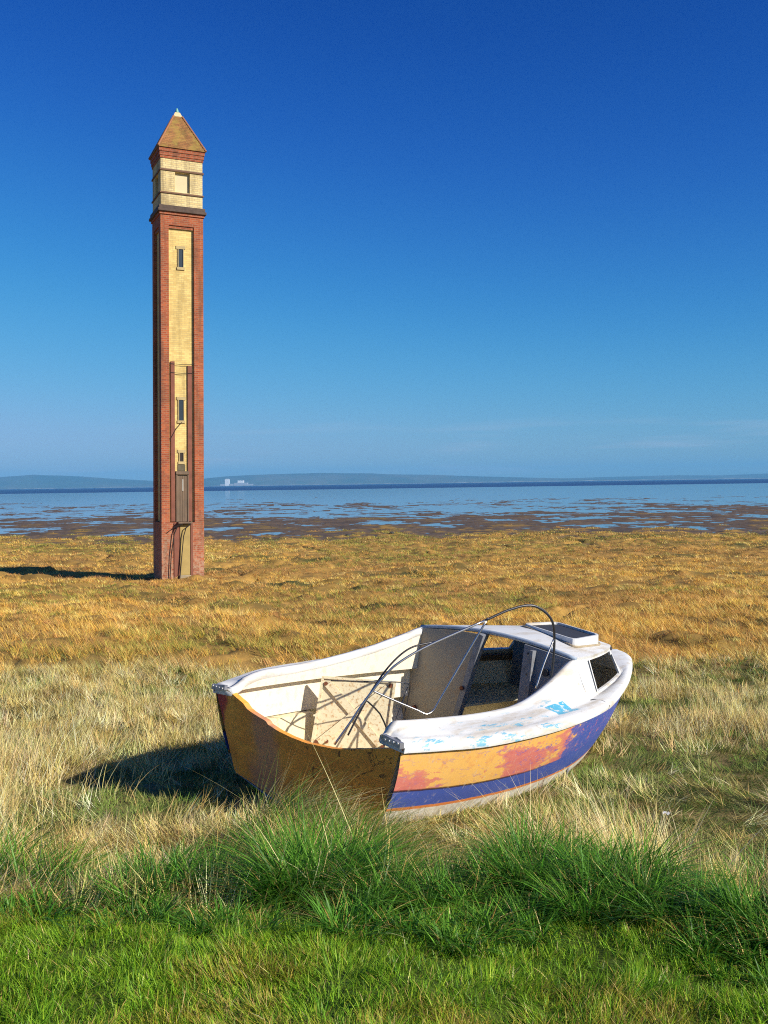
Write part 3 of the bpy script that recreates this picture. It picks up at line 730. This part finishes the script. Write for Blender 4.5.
sb = panel('bulkhead', [(2.16, -.765, .935), (2.16, -.60, .955), (2.16, -.32, .985), (2.12, -.32, .03), (2.12, -.84, .03), (2.14, -.86, .4)], .022, BULKD, BT, (1, 0, 0))
MB().box(2.10, 2.155, -.44, -.41, .05, .955).build('edge_post', BULKD, sb)
MB().tube([(2.13, -.55, .80), (2.165, -.55, .80)], .03, 14).build('round_hole', DARK, sb)
for y, z in ((-.37, .92), (-.375, .75), (-.39, .86)): MB().tube([(2.145, y, z), (2.165, y, z)], .008, 8).build('bolt_hole', DARK, sb)
# cabin bunks, sole and beam
panel('cabin_sole', [(.09, .60, .03), (.09, -.60, .03), (2.1, -.78, .03), (3.2, -.42, .05), (3.2, .42, .05), (2.1, .78, .03)], .015, FLOOR, BT, (0, 0, 1))
panel('bunk', [(2.2, .86, .34), (2.2, .28, .33), (2.9, .22, .33), (3.5, .12, .36), (3.7, .3, .40), (3.2, .62, .38)], .02, FLOOR, BT, (0, 0, 1))
panel('bunk', [(2.2, -.28, .33), (2.2, -.86, .34), (3.2, -.62, .38), (3.7, -.3, .40), (3.5, -.12, .36), (2.9, -.22, .33)], .02, FLOOR, BT, (0, 0, 1))
MB().hex8([(2.2, .84, .60), (3.5, .50, .62), (2.2, .88, .60), (3.5, .54, .62), (2.2, .80, .66), (3.5, .47, .68), (2.2, .86, .66), (3.5, .52, .68)]).build('shelf_rail', plain('stained_timber', (.13, .085, .05), .8, 0, .4, 6), BT)
panel('forward_panel', [(3.30, .50, .34), (3.30, .50, .90), (3.30, .22, .93), (3.30, .16, .34)], .02, BULKD, BT)
# corner fittings and bow fitting
for s in (-1, 1):
    zt_ = .60
    cf = panel('corner_casting', [(-.05, s*.883, zt_-.032), (-.022, s*.893, zt_-.032), (-.022, s*.745, zt_-.012), (-.05, s*.745, zt_-.012)], .036, ALU, BT, (0, 0, 1))
    for q in range(4): MB().tube([(-.058, s*(.765+q*.034), zt_-.002), (-.048, s*(.765+q*.034), zt_-.002)], .006, 8).build('rivet', WHITE, cf)
MB().box(4.22, 4.30, -.012, .012, .745, .785).box(4.2, 4.32, -.03, .03, .738, .748).build('bow_fairlead', DARK, BT)

# canopy frame: bent tubes leaning in the cockpit
cf = bpy.data.objects.new('canopy_frame', None); COL.objects.link(cf); cf.parent = BT
def tb(P, r, mat, n=6): MB().tube([tuple(p) for p in catmull(P, n)], r*.8, 8).build('bent_tube', mat, cf, True)
A = [(.42, .07, .30), (.51, .02, .46), (.59, -.03, .62), (.71, -.09, .80), (.80, -.14, .90), (1.0, -.24, 1.03), (1.37, -.45, 1.23)]
tb(A, .0115, STEEL)
tb([(1.37, -.45, 1.23), (1.55, -.54, 1.32), (1.70, -.62, 1.36), (1.81, -.68, 1.32), (1.88, -.72, 1.24), (1.915, -.73, 1.11), (1.915, -.74, .91), (1.90, -.735, .75)], .0125, BLKR)
tb([(1.39, -.46, 1.25), (1.22, -.37, .89), (1.11, -.30, .63), (1.075, -.28, .555), (1.02, -.26, .525), (.96, -.22, .55), (.79, -.13, .62), (.63, -.05, .69)], .010, STEEL)
tb([(1.10, -.20, 1.04), (.93, -.12, .99), (.80, -.06, .87), (.68, -.02, .70), (.60, .02, .52), (.52, .04, .36)], .009, BLKR)
tb([(1.905, -.73, 1.11), (1.80, -.73, .93), (1.71, -.735, .75)], .009, STEEL)
tb([(.55, .28, .70), (.80, .10, .71), (1.05, -.02, .70), (1.12, .0, .62), (1.10, .02, .38)], .006, BLKR)
tb([(.62, .0, .62), (.78, -.02, .50), (.92, -.02, .34), (1.02, -.0, .48), (1.10, .0, .66)], .008, BLKR, 3)
# loose board leaning inside the cockpit
lb = bpy.data.objects.new('loose_board', None); COL.objects.link(lb)
tag(lb, 'square cream board with a pressed cross, leaning inside the open cockpit', 'board')
a0 = Vector((.90, .70, .625)); a1 = Vector((1.28, .26, .64)); b0 = Vector((.80, .66, .07)); b1 = Vector((1.20, .22, .10))
lb.location = BW_ @ b0
ux = (a1-a0); uz = (a0-b0); nn = ux.cross(uz).normalized()
def bp(u, v, d): return b0*(1-u)*(1-v)+b1*u*(1-v)+a0*(1-u)*v+a1*u*v+nn*d
Minv = Matrix.Translation(-(BW_ @ b0)) @ BW_
if (nn @ Vector((-.7, -.7, 0))) < 0: nn = -nn
def slab(u0, u1, v0, v1, d0, d1, skew=0.0):
    V = []
    for d in (d0, d1):
        for v in (v0, v1):
            for u in (u0, u1): V.append(Minv @ bp(u+(v*skew), v, d))
    return V
b = MB().hex8(slab(0, 1, 0, 1, -.018, 0)); b.build('board_face', BOARD, lb, False)
b = MB()
for (p, q) in (((.1, .1), (.9, .9)), ((.1, .9), (.9, .1))):
    P = Vector((p[0], p[1])); Q = Vector((q[0], q[1])); D = (Q-P).normalized(); Nn = Vector((-D.y, D.x))*.05
    V = [Minv @ bp(*(c_), d) for d in (.001, .020 if p[1] > .5 else .022) for c_ in ((P-Nn), (Q-Nn), (P+Nn), (Q+Nn))]
    b.hex8(V)
b.build('pressed_cross', BOARD, lb)
b = MB()
for sl in ((0, 1, .965, 1.0), (0, 1, 0, .035), (0, .035, .036, .964), (.965, 1, .036, .964)): b.hex8(slab(sl[0], sl[1], sl[2], sl[3], .001, .014))
b.build('board_rim', BOARD, lb)
for u, v in ((.07, .1), (.07, .9), (.93, .07), (.93, .93), (.2, .12)):
    MB().tube([Minv @ bp(u, v, .012), Minv @ bp(u, v, .022)], .016, 10).build('knob', bpy.data.materials['rust_spot'], lb)

# ------------------------------------------------------------------ grass
def grass_mat(name, trans=.35, rough=.6):
    s = NT(name); a = s.n('Attribute', out='Color', attribute_name='col')
    s.fin(a, rough, spec=.25)
    tr_ = s.t.nodes.new('ShaderNodeBsdfTranslucent'); s.put(tr_.inputs[0], a)
    mx = s.t.nodes.new('ShaderNodeMixShader'); mx.inputs[0].default_value = trans
    s.t.links.new(s.b.outputs[0], mx.inputs[1]); s.t.links.new(tr_.outputs[0], mx.inputs[2]); s.t.links.new(mx.outputs[0], s.out.inputs[0])
    return s.m
GREEN_M = grass_mat('green_blades', .4, .45); DRY_M = grass_mat('dry_blades', .25, .7)

def blades(name, x, y, L, ang, lean, curl, wid, col, seg=2, mat=None, sink=.01, z=None, tipcol=None, yaw=None):
    """one strip per blade; ang = heading of its lean, lean = sideways/length, curl = droop"""
    n = len(x); z0 = hgt(x, y)-sink if z is None else z
    ca, sa = np.cos(ang), np.sin(ang)
    ya = ang+np.pi/2+rng.normal(0, .6, n) if yaw is None else yaw
    wx, wy = np.cos(ya), np.sin(ya)
    V = np.zeros((n, seg+1, 2, 3), np.float32); C = np.zeros((n, seg+1, 2, 3), np.float32)
    up = np.sqrt(np.clip(1-lean**2, .02, 1))
    for k in range(seg+1):
        t = k/seg
        hx = L*(lean*t+curl*t*t); vz = L*(up*t-curl*.55*t**2.2)
        w_ = wid*(1-t**1.6*.93)*.5
        px = x+ca*hx; py = y+sa*hx; pz = z0+vz
        for j, sg in ((0, -1), (1, 1)):
            V[:, k, j, 0] = px+wx*w_*sg; V[:, k, j, 1] = py+wy*w_*sg; V[:, k, j, 2] = pz+.15*w_*sg
            C[:, k, j] = col if tipcol is None else col*(1-t)+tipcol*t
    b = (np.arange(n)*2*(seg+1))[:, None]+np.arange(seg)[None]*2
    F = np.stack([b, b+1, b+3, b+2], -1).reshape(-1, 4)
    return tag(np_mesh(name, V.reshape(-1, 3), F, mat, False, C.reshape(-1, 3)), kind='stuff')

def pal(n, cols, var=.18, wts=None):
    cols = np.array(cols); i = rng.choice(len(cols), n, p=wts)
    return np.clip(cols[i]*(1+rng.normal(0, var, (n, 1)))*(1+rng.normal(0, .06, (n, 3))), .004, .95)
def under_boat(x, y, pad=0.0):
    """True where the hull stands"""
    v = np.stack([x-BT.location.x, y-BT.location.y], 1); c, s = math.cos(.8668), math.sin(.8668)
    lx = v[:, 0]*c+v[:, 1]*s; ly = -v[:, 0]*s+v[:, 1]*c
    hw = np.interp(lx, [-.02-pad, 0, .6, 1.3, 2, 2.7, 3.3, 3.9+pad], [0 if pad == 0 else .7, .70, .80, .85, .80, .64, .42, 0])+pad
    return (lx > -.0-pad) & (lx < 3.95+pad) & (np.abs(ly) < hw)

GR = [(.19, .38, .02), (.25, .45, .03), (.32, .48, .035), (.12, .29, .018)]
YG = [(.38, .42, .04), (.44, .38, .06), (.48, .36, .12)]
ST = [(.76, .61, .25), (.68, .52, .17), (.84, .72, .38), (.50, .38, .12), (.36, .28, .08)]
GO = [(.86, .54, .12), (.78, .45, .08), (.90, .62, .20), (.62, .35, .07)]

def edge_y(x):        # where the mown bank gives way to rough grass
    return 3.86-.22*np.clip(x, -.5, 2)+.12*np.sin(x*3.1)+.08*np.sin(x*7.7+1)

def clump_pts(xc, yc, m_, rad, hh, colr, lean0=.1, lean1=.75, colvar=.14, swirl=None):
    """blades growing out of tufts: returns per-blade x, y, heading, length, lean, colour"""
    idx = np.repeat(np.arange(len(xc)), m_); n_ = len(idx); a = rng.uniform(0, 6.28, n_); q = np.sqrt(rng.random(n_))
    r_ = rad[idx]; px = xc[idx]+np.cos(a)*q*r_; py = yc[idx]+np.sin(a)*q*r_
    ang = a+rng.normal(0, .8, n_)
    if swirl is not None: ang = swirl[idx]+rng.normal(0, .45, n_)
    ln = hh[idx]*rng.uniform(.6, 1.15, n_)
    lean = np.clip(lean0+(lean1-lean0)*(q*.6+.4*rng.random(n_)), 0, .985)
    c = np.clip(colr[idx]*(1+rng.normal(0, colvar, (n_, 1)))*(1+rng.normal(0, .05, (n_, 3))), .004, .95)
    return px, py, ang, ln, lean, c
RUN = lambda x: 16.6+.35*np.sin(x*.6)+.1*x*(x < 0)

# 1 short bank grass, uneven and tufted
n = 380000
y = 2.3+(rng.random(n)**.85)*2.1; x = rng.uniform(-1, 1, n)*(.62*y+.25)
p2 = fbm(x*6, y*6, 53, 3); k = (y < edge_y(x)+.12) & (rng.random(n) < .45+1.1*(p2-.35)); x, y, p2 = x[k], y[k], p2[k]; n = len(x)
patch = fbm(x*1.6, y*2.2, 51, 3); p4 = fbm(x*14, y*14, 57, 2)
c = pal(n, GR, .26); cy_ = pal(n, YG, .22)
f = np.clip((patch-.46)*5+(p2-.5)*3+.20, .04, 1)*.65; c = np.where((rng.random(n) < f)[:, None], cy_, c)
c = np.where((rng.random(n) < .035)[:, None], pal(n, ST, .2), c)
L = rng.uniform(.025, .075, n)*(.5+1.0*p2)*(.6+.8*p4)
blades('short_grass', x, y, L, np.where(rng.random(n) < .5, fbm(x*3, y*3, 59, 2)*14, rng.uniform(0, 6.28, n)), rng.uniform(.1, .9, n), rng.uniform(0, .45, n), rng.uniform(.002, .0045, n), c, 3, GREEN_M, tipcol=c*np.array([1.2, 1.1, 1.0]))

# 2 lush tussocks along the foot of the bank and against the stern
TU = [(-2.05, 4.9, .36, 1900, .34), (-1.62, 4.7, .26, 1300, .28), (-1.25, 4.35, .20, 800, .17), (-.98, 4.25, .22, 1500, .26), (-.76, 4.35, .16, 700, .25),
      (-.46, 4.15, .16, 1100, .30), (-.30, 4.25, .18, 1700, .40), (-.16, 4.55, .16, 800, .34), (.0, 4.15, .20, 1300, .27), (-.48, 4.75, .18, 800, .36), (-.56, 5.25, .18, 700, .40), (-.34, 5.15, .15, 500, .34), (-.70, 5.6, .16, 500, .38), (-.40, 5.65, .15, 500, .42), (-.12, 5.6, .13, 260, .30), (.2, 3.95, .18, 800, .20),
      (.42, 4.1, .22, 1300, .24), (.66, 4.3, .26, 2300, .36), (.90, 4.15, .24, 1900, .32), (.80, 3.85, .24, 1500, .25), (1.12, 3.75, .22, 1300, .22), (1.38, 3.55, .24, 1500, .25), (1.62, 3.45, .24, 1200, .22),
      (.50, 3.7, .2, 800, .16), (1.95, 3.7, .36, 1300, .24), (-2.6, 5.0, .4, 1500, .32), (2.3, 4.3, .4, 800, .22), (-1.45, 4.05, .2, 600, .14), (-.98, 3.9, .2, 600, .14), (.25, 3.55, .2, 600, .13), (-.1, 3.75, .2, 700, .17), (1.2, 3.35, .22, 700, .14), (-.62, 3.75, .22, 600, .13),
      (1.75, 4.6, .15, 200, .2), (.2, 4.75, .14, 220, .2), (-1.5, 5.3, .14, 200, .2), (-.85, 5.0, .12, 180, .18)]
XS = []
for (cx_, cy_, r, m_, hh) in TU:
    sub = rng.integers(0, 11, m_); oa = sub*2.4+cx_*9; orr = r*(.25+.65*((sub*37) % 11)/11)*(sub > 0); ox = np.cos(oa)*orr; oy = np.sin(oa)*orr
    a = rng.uniform(0, 6.28, m_); q = np.sqrt(rng.random(m_)); px = cx_+ox+np.cos(a)*q*r*.22; py = cy_+oy+np.sin(a)*q*r*.22
    hs_ = (.65+.5*((sub*53+int(cx_*100)) % 11)/11)
    sw = np.arctan2(oy, ox)+((sub*29) % 7-3)*.3
    out = np.where(rng.random(m_) < .55, sw, a)+rng.normal(0, .45, m_)
    XS.append(np.stack([px, py, out, hh*hs_*rng.uniform(.5, 1.15, m_), .10+.45*q*rng.random(m_)+.12*(sub > 0)], 1))
A_ = np.concatenate(XS)
k = ~under_boat(A_[:, 0], A_[:, 1]); A_ = A_[k]; n = len(A_)
c = pal(n, [(.065, .21, .022), (.085, .26, .025), (.13, .32, .035), (.04, .14, .015)], .22); dry = rng.random(n) < .09+.22*((A_[:, 1] > 4.6) & (A_[:, 0] < .3))
c = np.where(dry[:, None], pal(n, ST, .2), c)
blades('tall_green_grass', A_[:, 0], A_[:, 1], A_[:, 3]*1.08, A_[:, 2], np.clip(A_[:, 4]+rng.normal(0, .08, n), 0, .85), rng.uniform(.1, .95, n), rng.uniform(.003, np.where(dry[k] if len(dry) != n else dry, .0055, .0105), n), c, 6, GREEN_M, tipcol=c*np.array([1.5, 1.2, 1.0]))

# 3 matted straw litter: flattened swirls over a darker mixed sward
nc = 15000
yc = 4.0+(rng.random(nc)**1.15)*11.0; xc = rng.uniform(-1, 1, nc)*(.50*yc+.6)
k = (yc > edge_y(xc)+.02) & ~under_boat(xc, yc, .0); xc, yc = xc[k], yc[k]; nc = len(xc)
leftmat = np.exp(-((xc+1.25)/.8)**2-((yc-5.0)/.7)**2)
g_ = np.clip((fbm(xc*.7+3, yc*.9, 67, 4)-.44)*7+np.clip((xc-1.0)*.3, 0, .35)-leftmat*.6, .05, .9)
g_ = np.maximum(g_, .9*np.exp(-((xc+3.7)/1.2)**2-((yc-9.3)/.45)**2)); g_ = np.maximum(g_, .8*np.exp(-((xc+2.2)/.5)**2-((yc-9.1)/.4)**2)); g_ = np.maximum(g_, .8*np.exp(-((xc-1.35)/.35)**2-((yc-6.2)/.3)**2))
isg = rng.random(nc) < g_
cc = np.where(isg[:, None], pal(nc, [(.17, .25, .04), (.26, .31, .07), (.34, .33, .10), (.11, .17, .03)], .2), pal(nc, ST, .2))
sw = fbm(xc*1.3, yc*1.3, 69, 3)*16
dens = np.where(isg, 16, 18)
x, y, ang, L, lean, c = clump_pts(xc, yc, dens, rng.uniform(.05, .13, nc), np.where(isg, rng.uniform(.05, .13, nc), rng.uniform(.08, .24, nc)), cc, .5, .985, .22, sw+rng.normal(0, .9, nc))
n = len(x); flat_ = np.clip(np.exp(-((x+1.2)/.8)**2-((y-5.1)/.6)**2)+np.exp(-((x-.7)/.8)**2-((y-5.6)/.6)**2)+np.exp(-((x-2.6)/1.3)**2-((y-6.8)/1.4)**2)+np.exp(-((x+2.1)/.6)**2-((y-7.4)/.9)**2), 0, 1)
up_ = rng.random(n) < .16*(1-flat_); lean = np.where(up_, lean*.55, lean); lean = np.where(rng.random(n) < flat_*.8, rng.uniform(.86, .99, n), lean)
k = ~under_boat(x, y, .0); x, y, ang, L, lean, c = x[k], y[k], ang[k], L[k], lean[k], c[k]; n = len(x)
L = L*(1-.55*np.exp(-((x-.75)/.75)**2-((y-6.0)/.75)**2))
blades('dry_grass', x, y, L, ang, lean, rng.uniform(-.15, .2, n), rng.uniform(.0022, .0045, n)*(1+.07*y), c, 3, DRY_M, sink=-.012*rng.random(n))

# 4 standing straw in uneven tufts: left field, before the starboard side, behind the bow
def stems(cx_, cy_, rx, ry, m_, l0, l1, bias, spread, lean0=.05, lean1=.5, per=9, col=None, r_=.07):
    nn_ = max(1, m_//per); a = rng.uniform(0, 6.28, nn_); q = np.sqrt(rng.random(nn_)); xx = cx_+rx*q*np.cos(a); yy = cy_+ry*q*np.sin(a)
    kk = fbm(xx*1.1, yy*1.1, 83, 3) > .44; xx, yy = xx[kk], yy[kk]; nn_ = len(xx)
    px, py, an, ln, le, c = clump_pts(xx, yy, per, np.full(nn_, r_), rng.uniform(l0, l1, nn_), pal(nn_, ST[:3] if col is None else col, .18), lean0, lean1, .15)
    m = len(px); an = np.where(rng.random(m) < .6, rng.normal(bias, spread, m), an)
    return np.concatenate([np.stack([px, py, an, ln, le], 1), c], 1)
B_ = np.concatenate([
    stems(-3.0, 7.4, 1.3, 1.5, 5200, .20, .46, 1.2, 1.0), stems(-3.6, 10.0, 2.4, 2.0, 6000, .14, .34, 1.0, 1.3), stems(-1.9, 10.8, 1.8, 1.5, 3800, .12, .28, 1.0, 1.4), stems(-4.6, 12.6, 3.2, 1.6, 5000, .14, .32, 1, 1.5),
    stems(-2.5, 6.3, .5, .7, 1200, .25, .45, 1.2, .8), stems(-1.9, 7.9, .6, .6, 600, .12, .3, 1.2, 1.2),
    stems(1.02, 5.25, .42, .45, 1500, .22, .62, 2.3, .5, .2, .8, 14, None, .09), stems(1.2, 4.65, .22, .3, 500, .25, .48, 1.9, .5, .1, .7, 14), stems(.6, 5.35, .3, .2, 160, .2, .42, 2.4, .5, .3, .85),
    stems(-.30, 5.2, .35, .25, 420, .3, .55, 2.4, .35, .35, .9, 12), stems(-.1, 5.35, .3, .2, 260, .3, .45, 2.5, .35, .3, .85, 12),
    stems(2.0, 5.2, .7, .7, 420, .12, .32, 2.4, .9, .2, .8), stems(4.0, 9.8, 1.5, 1.3, 3600, .14, .32, 1.2, 1.2), stems(2.3, 6.6, 1.0, 1.0, 800, .10, .22, 1.8, 1.3, .3, .85), stems(3.6, 7.2, 1.2, 1.2, 1500, .10, .28, 1.8, 1.3, .2, .8), stems(3.2, 11.6, 1.5, 1.0, 2600, .12, .28, 1.8, 1.3)])
k = ~under_boat(B_[:, 0], B_[:, 1], .03) & ~((B_[:, 0] > -2.55) & (B_[:, 0] < -.6) & (B_[:, 1] > 6.1) & (B_[:, 1] < 8.4) & (rng.random(len(B_)) < .85)); B_ = B_[k]; n = len(B_)
blades('dry_stems', B_[:, 0], B_[:, 1], B_[:, 3], B_[:, 2], B_[:, 4], rng.uniform(0, .4, n), rng.uniform(.0018, .0038, n)*(1+.04*B_[:, 1]), B_[:, 5:8], 4, DRY_M)

# a few long single stalks
LS = [(-.28, 5.2, .95, 2.75, .72, .25), (-.15, 5.25, .75, 2.2, .35, .15), (-.1, 5.1, .85, 2.3, .5, .1), (.02, 5.2, .5, 1.9, .25, .1), (.12, 5.05, .48, 2.4, .45, .1), (-.95, 4.75, .42, 1.4, .12, .05), (-1.0, 4.8, .55, .9, .3, .5),
      (1.2, 4.65, .55, .7, .45, .1), (1.35, 4.7, .5, .5, .5, .1), (1.45, 4.45, .5, .4, .75, .1), (1.7, 4.3, .4, .5, .7, .1), (.85, 5.0, .6, 2.2, .5, .1), (.98, 4.9, .55, 1.8, .25, .1), (1.1, 5.0, .55, 1.2, .2, .05), (-1.7, 4.8, .4, 1.6, .15, .1), (.3, 5.1, .42, 2.6, .5, .1),
      (.62, 4.9, .55, 2.5, .6, .1), (.75, 4.95, .62, 2.4, .55, .2), (.5, 4.9, .5, 2.7, .6, .05), (-1.45, 5.3, .34, 1.0, .2, .1), (-.62, 4.9, .4, 1.9, .5, .2)]
# the long tangle lying to the right in front of the stern, part green, part straw
m = 3400; lx = -.84+.95*rng.random(m)**1.2; ly = 6.12-.62*(lx+.82)-np.abs(rng.normal(0, .28, m))
kb = ~under_boat(lx, ly, .02); lx, ly = lx[kb], ly[kb]; m = len(lx)
lc = np.where((rng.random(m) < .5)[:, None], pal(m, ST, .2), pal(m, [(.10, .22, .03), (.18, .28, .05), (.06, .16, .02)], .2))
blades('tall_green_grass', lx, ly, rng.uniform(.26, .72, m)*(1-.42*(lx+.84)), rng.normal(-.3, .55, m), rng.uniform(.05, .85, m), rng.uniform(.05, .9, m), rng.uniform(.003, .007, m), lc, 6, GREEN_M)
LS = np.array(LS); n = len(LS)
blades('dry_stems', LS[:, 0], LS[:, 1], LS[:, 2], LS[:, 3], LS[:, 4], LS[:, 5], np.full(n, .0060), pal(n, ST[:1]+ST[2:3], .1), 10, DRY_M)

# 5 golden marsh grass in tussocks out to the shore
nc = 42000
yc = 12.8*(90/12.8)**(rng.random(nc)**.85); xc = rng.uniform(-1, 1, nc)*(.47*yc+1.2)
zc = hgt(xc, yc)
k = (zc > .085+.06*(fbm(xc/3, yc/3, 71, 3)-.4)) & ((rng.random(nc) < .15) | (np.abs(yc-RUN(xc)) > .6) | (xc > 1.5)) & ~((np.abs(xc-TX) < 1.15) & (np.abs(yc-TY) < 1.15))
k &= rng.random(nc) < .35+1.3*(fbm(xc/1.3, yc/1.7, 72, 3)-.25)
k &= ~((np.abs(fbm(xc/11+2, yc/8, 101, 3)-.5) < .009) & (fbm(xc/13, yc/17, 105, 2) > .42) & (yc > 20))
xc, yc = xc[k], yc[k]; nc = len(xc)
p1 = fbm(xc/2.2, yc/3.2, 73, 4); p2 = fbm(xc/7+9, yc/9, 77, 4); p3 = fbm(xc/.8, yc/1.1, 79, 2)
gf = np.clip((p2-.54)*5, 0, .5)+np.clip((yc-50)/60, 0, .35)+np.clip((15.5-yc)*.2, 0, .35)+.8*np.exp(-((xc+4.3)/1.0)**2-((yc-20.5)/1.6)**2)+.6*np.exp(-((xc+3.0)/1.5)**2-((yc-18)/.8)**2)+.4*np.exp(-((yc-17.8)/1.2)**2)*(xc < 0)
bf = np.clip((p1-.49)*4, 0, .5)+np.clip((fbm(xc/8+4, yc/11, 95, 3)-.5)*6, 0, .6)+.35*np.exp(-((yc-16)/3.5)**2)*(xc > 1)
cc = pal(nc, GO, .14); cc = np.where((rng.random(nc) < bf)[:, None], pal(nc, [(.50, .27, .07), (.60, .34, .10), (.38, .22, .07)], .2), cc)
cc = np.where((rng.random(nc) < gf)[:, None], pal(nc, [(.36, .33, .055), (.50, .42, .09), (.22, .25, .045)], .2), cc)
cc = np.where((rng.random(nc) < np.clip((16.0+3.5*(fbm(xc/1.7, yc/1.7, 88, 3)-.5)-yc)*.35, 0, .8))[:, None], pal(nc, ST, .16), cc)
x, y, ang, L, lean, c = clump_pts(xc, yc, 15, rng.uniform(.05, .15, nc)*(yc/16)**.8, rng.uniform(.08, .22, nc)*(.6+.8*p3)*(1+.5*((yc > 14) & (yc < 30) & (p2 < .52))), cc, .15, .85, .14)
n = len(x)
blades('marsh_grass', x, y, L, np.where(rng.random(n) < .3, 2.6, ang), lean, rng.uniform(0, .4, n), rng.uniform(.0035, .008, n)*(y/13)**.85, c, 2, DRY_M)

# 6 glasswort and grass tufts on the mud islands
n = 60000
d = 66*(230/66)**rng.random(n); x = rng.uniform(-1, 1, n)*(.47*d); y = d; z = hgt(x, y)
k = (z > .10) & (fbm(x/7, y/7, 91, 3) > .50); x, y, z = x[k], y[k], z[k]; n = len(x)
c = pal(n, [(.34, .19, .06), (.24, .17, .05), (.16, .13, .045), (.42, .25, .08)], .2)
blades('mudflat_grass', x, y, rng.uniform(.08, .25, n), rng.uniform(0, 6.28, n), rng.uniform(.1, .8, n), rng.uniform(0, .3, n), rng.uniform(.03, .07, n)*(y/70), c, 2, DRY_M, z=z-.02)

# small bits lying about
def rock(x, y, s, label, name='rock', mat=None, cat='rock'):
    b = MB(); P = []
    for i in range(9):
        th = math.pi*i/8
        P.append([(math.sin(th)*math.cos(a)*s*(1+.3*math.sin(3*a+i)), math.sin(th)*math.sin(a)*s*.8*(1+.25*math.cos(2*a-i)), math.cos(th)*s*.6) for a in np.linspace(0, 6.283, 13)])
    b.grid(P, True); o = b.build(name, mat, None, True); o.location = (x, y, float(hgt(np.array([x]), np.array([y]))[0])+s*.12); return tag(o, label, cat)
RK = plain('dark_wet_stone', (.04, .038, .035), .7, 0, .4, 6, .4)
rock(-2.9, 79, .24, 'dark stone at the edge of the marsh left of the middle', mat=RK)
rock(.6, 80, .22, 'dark stone at the marsh edge above the boat', mat=RK)
sc = MB(); G_ = [[(u*.022, v*.016, .008*math.sin(u*4+v*3)+.01) for u in np.linspace(-1, 1, 6)] for v in np.linspace(-1, 1, 5)]
sc.grid(G_).grid([[(a, b_, c_+.002) for a, b_, c_ in r] for r in G_], True)
o = sc.build('litter_scrap', plain('white_plastic', (.85, .85, .85), .4), None, True); gx, gy = 1.78, 6.35
o.location = (gx, gy, float(hgt(np.array([gx]), np.array([gy]))[0])+.05); tag(o, 'small white scrap lying in the grass right of the boat', 'litter')
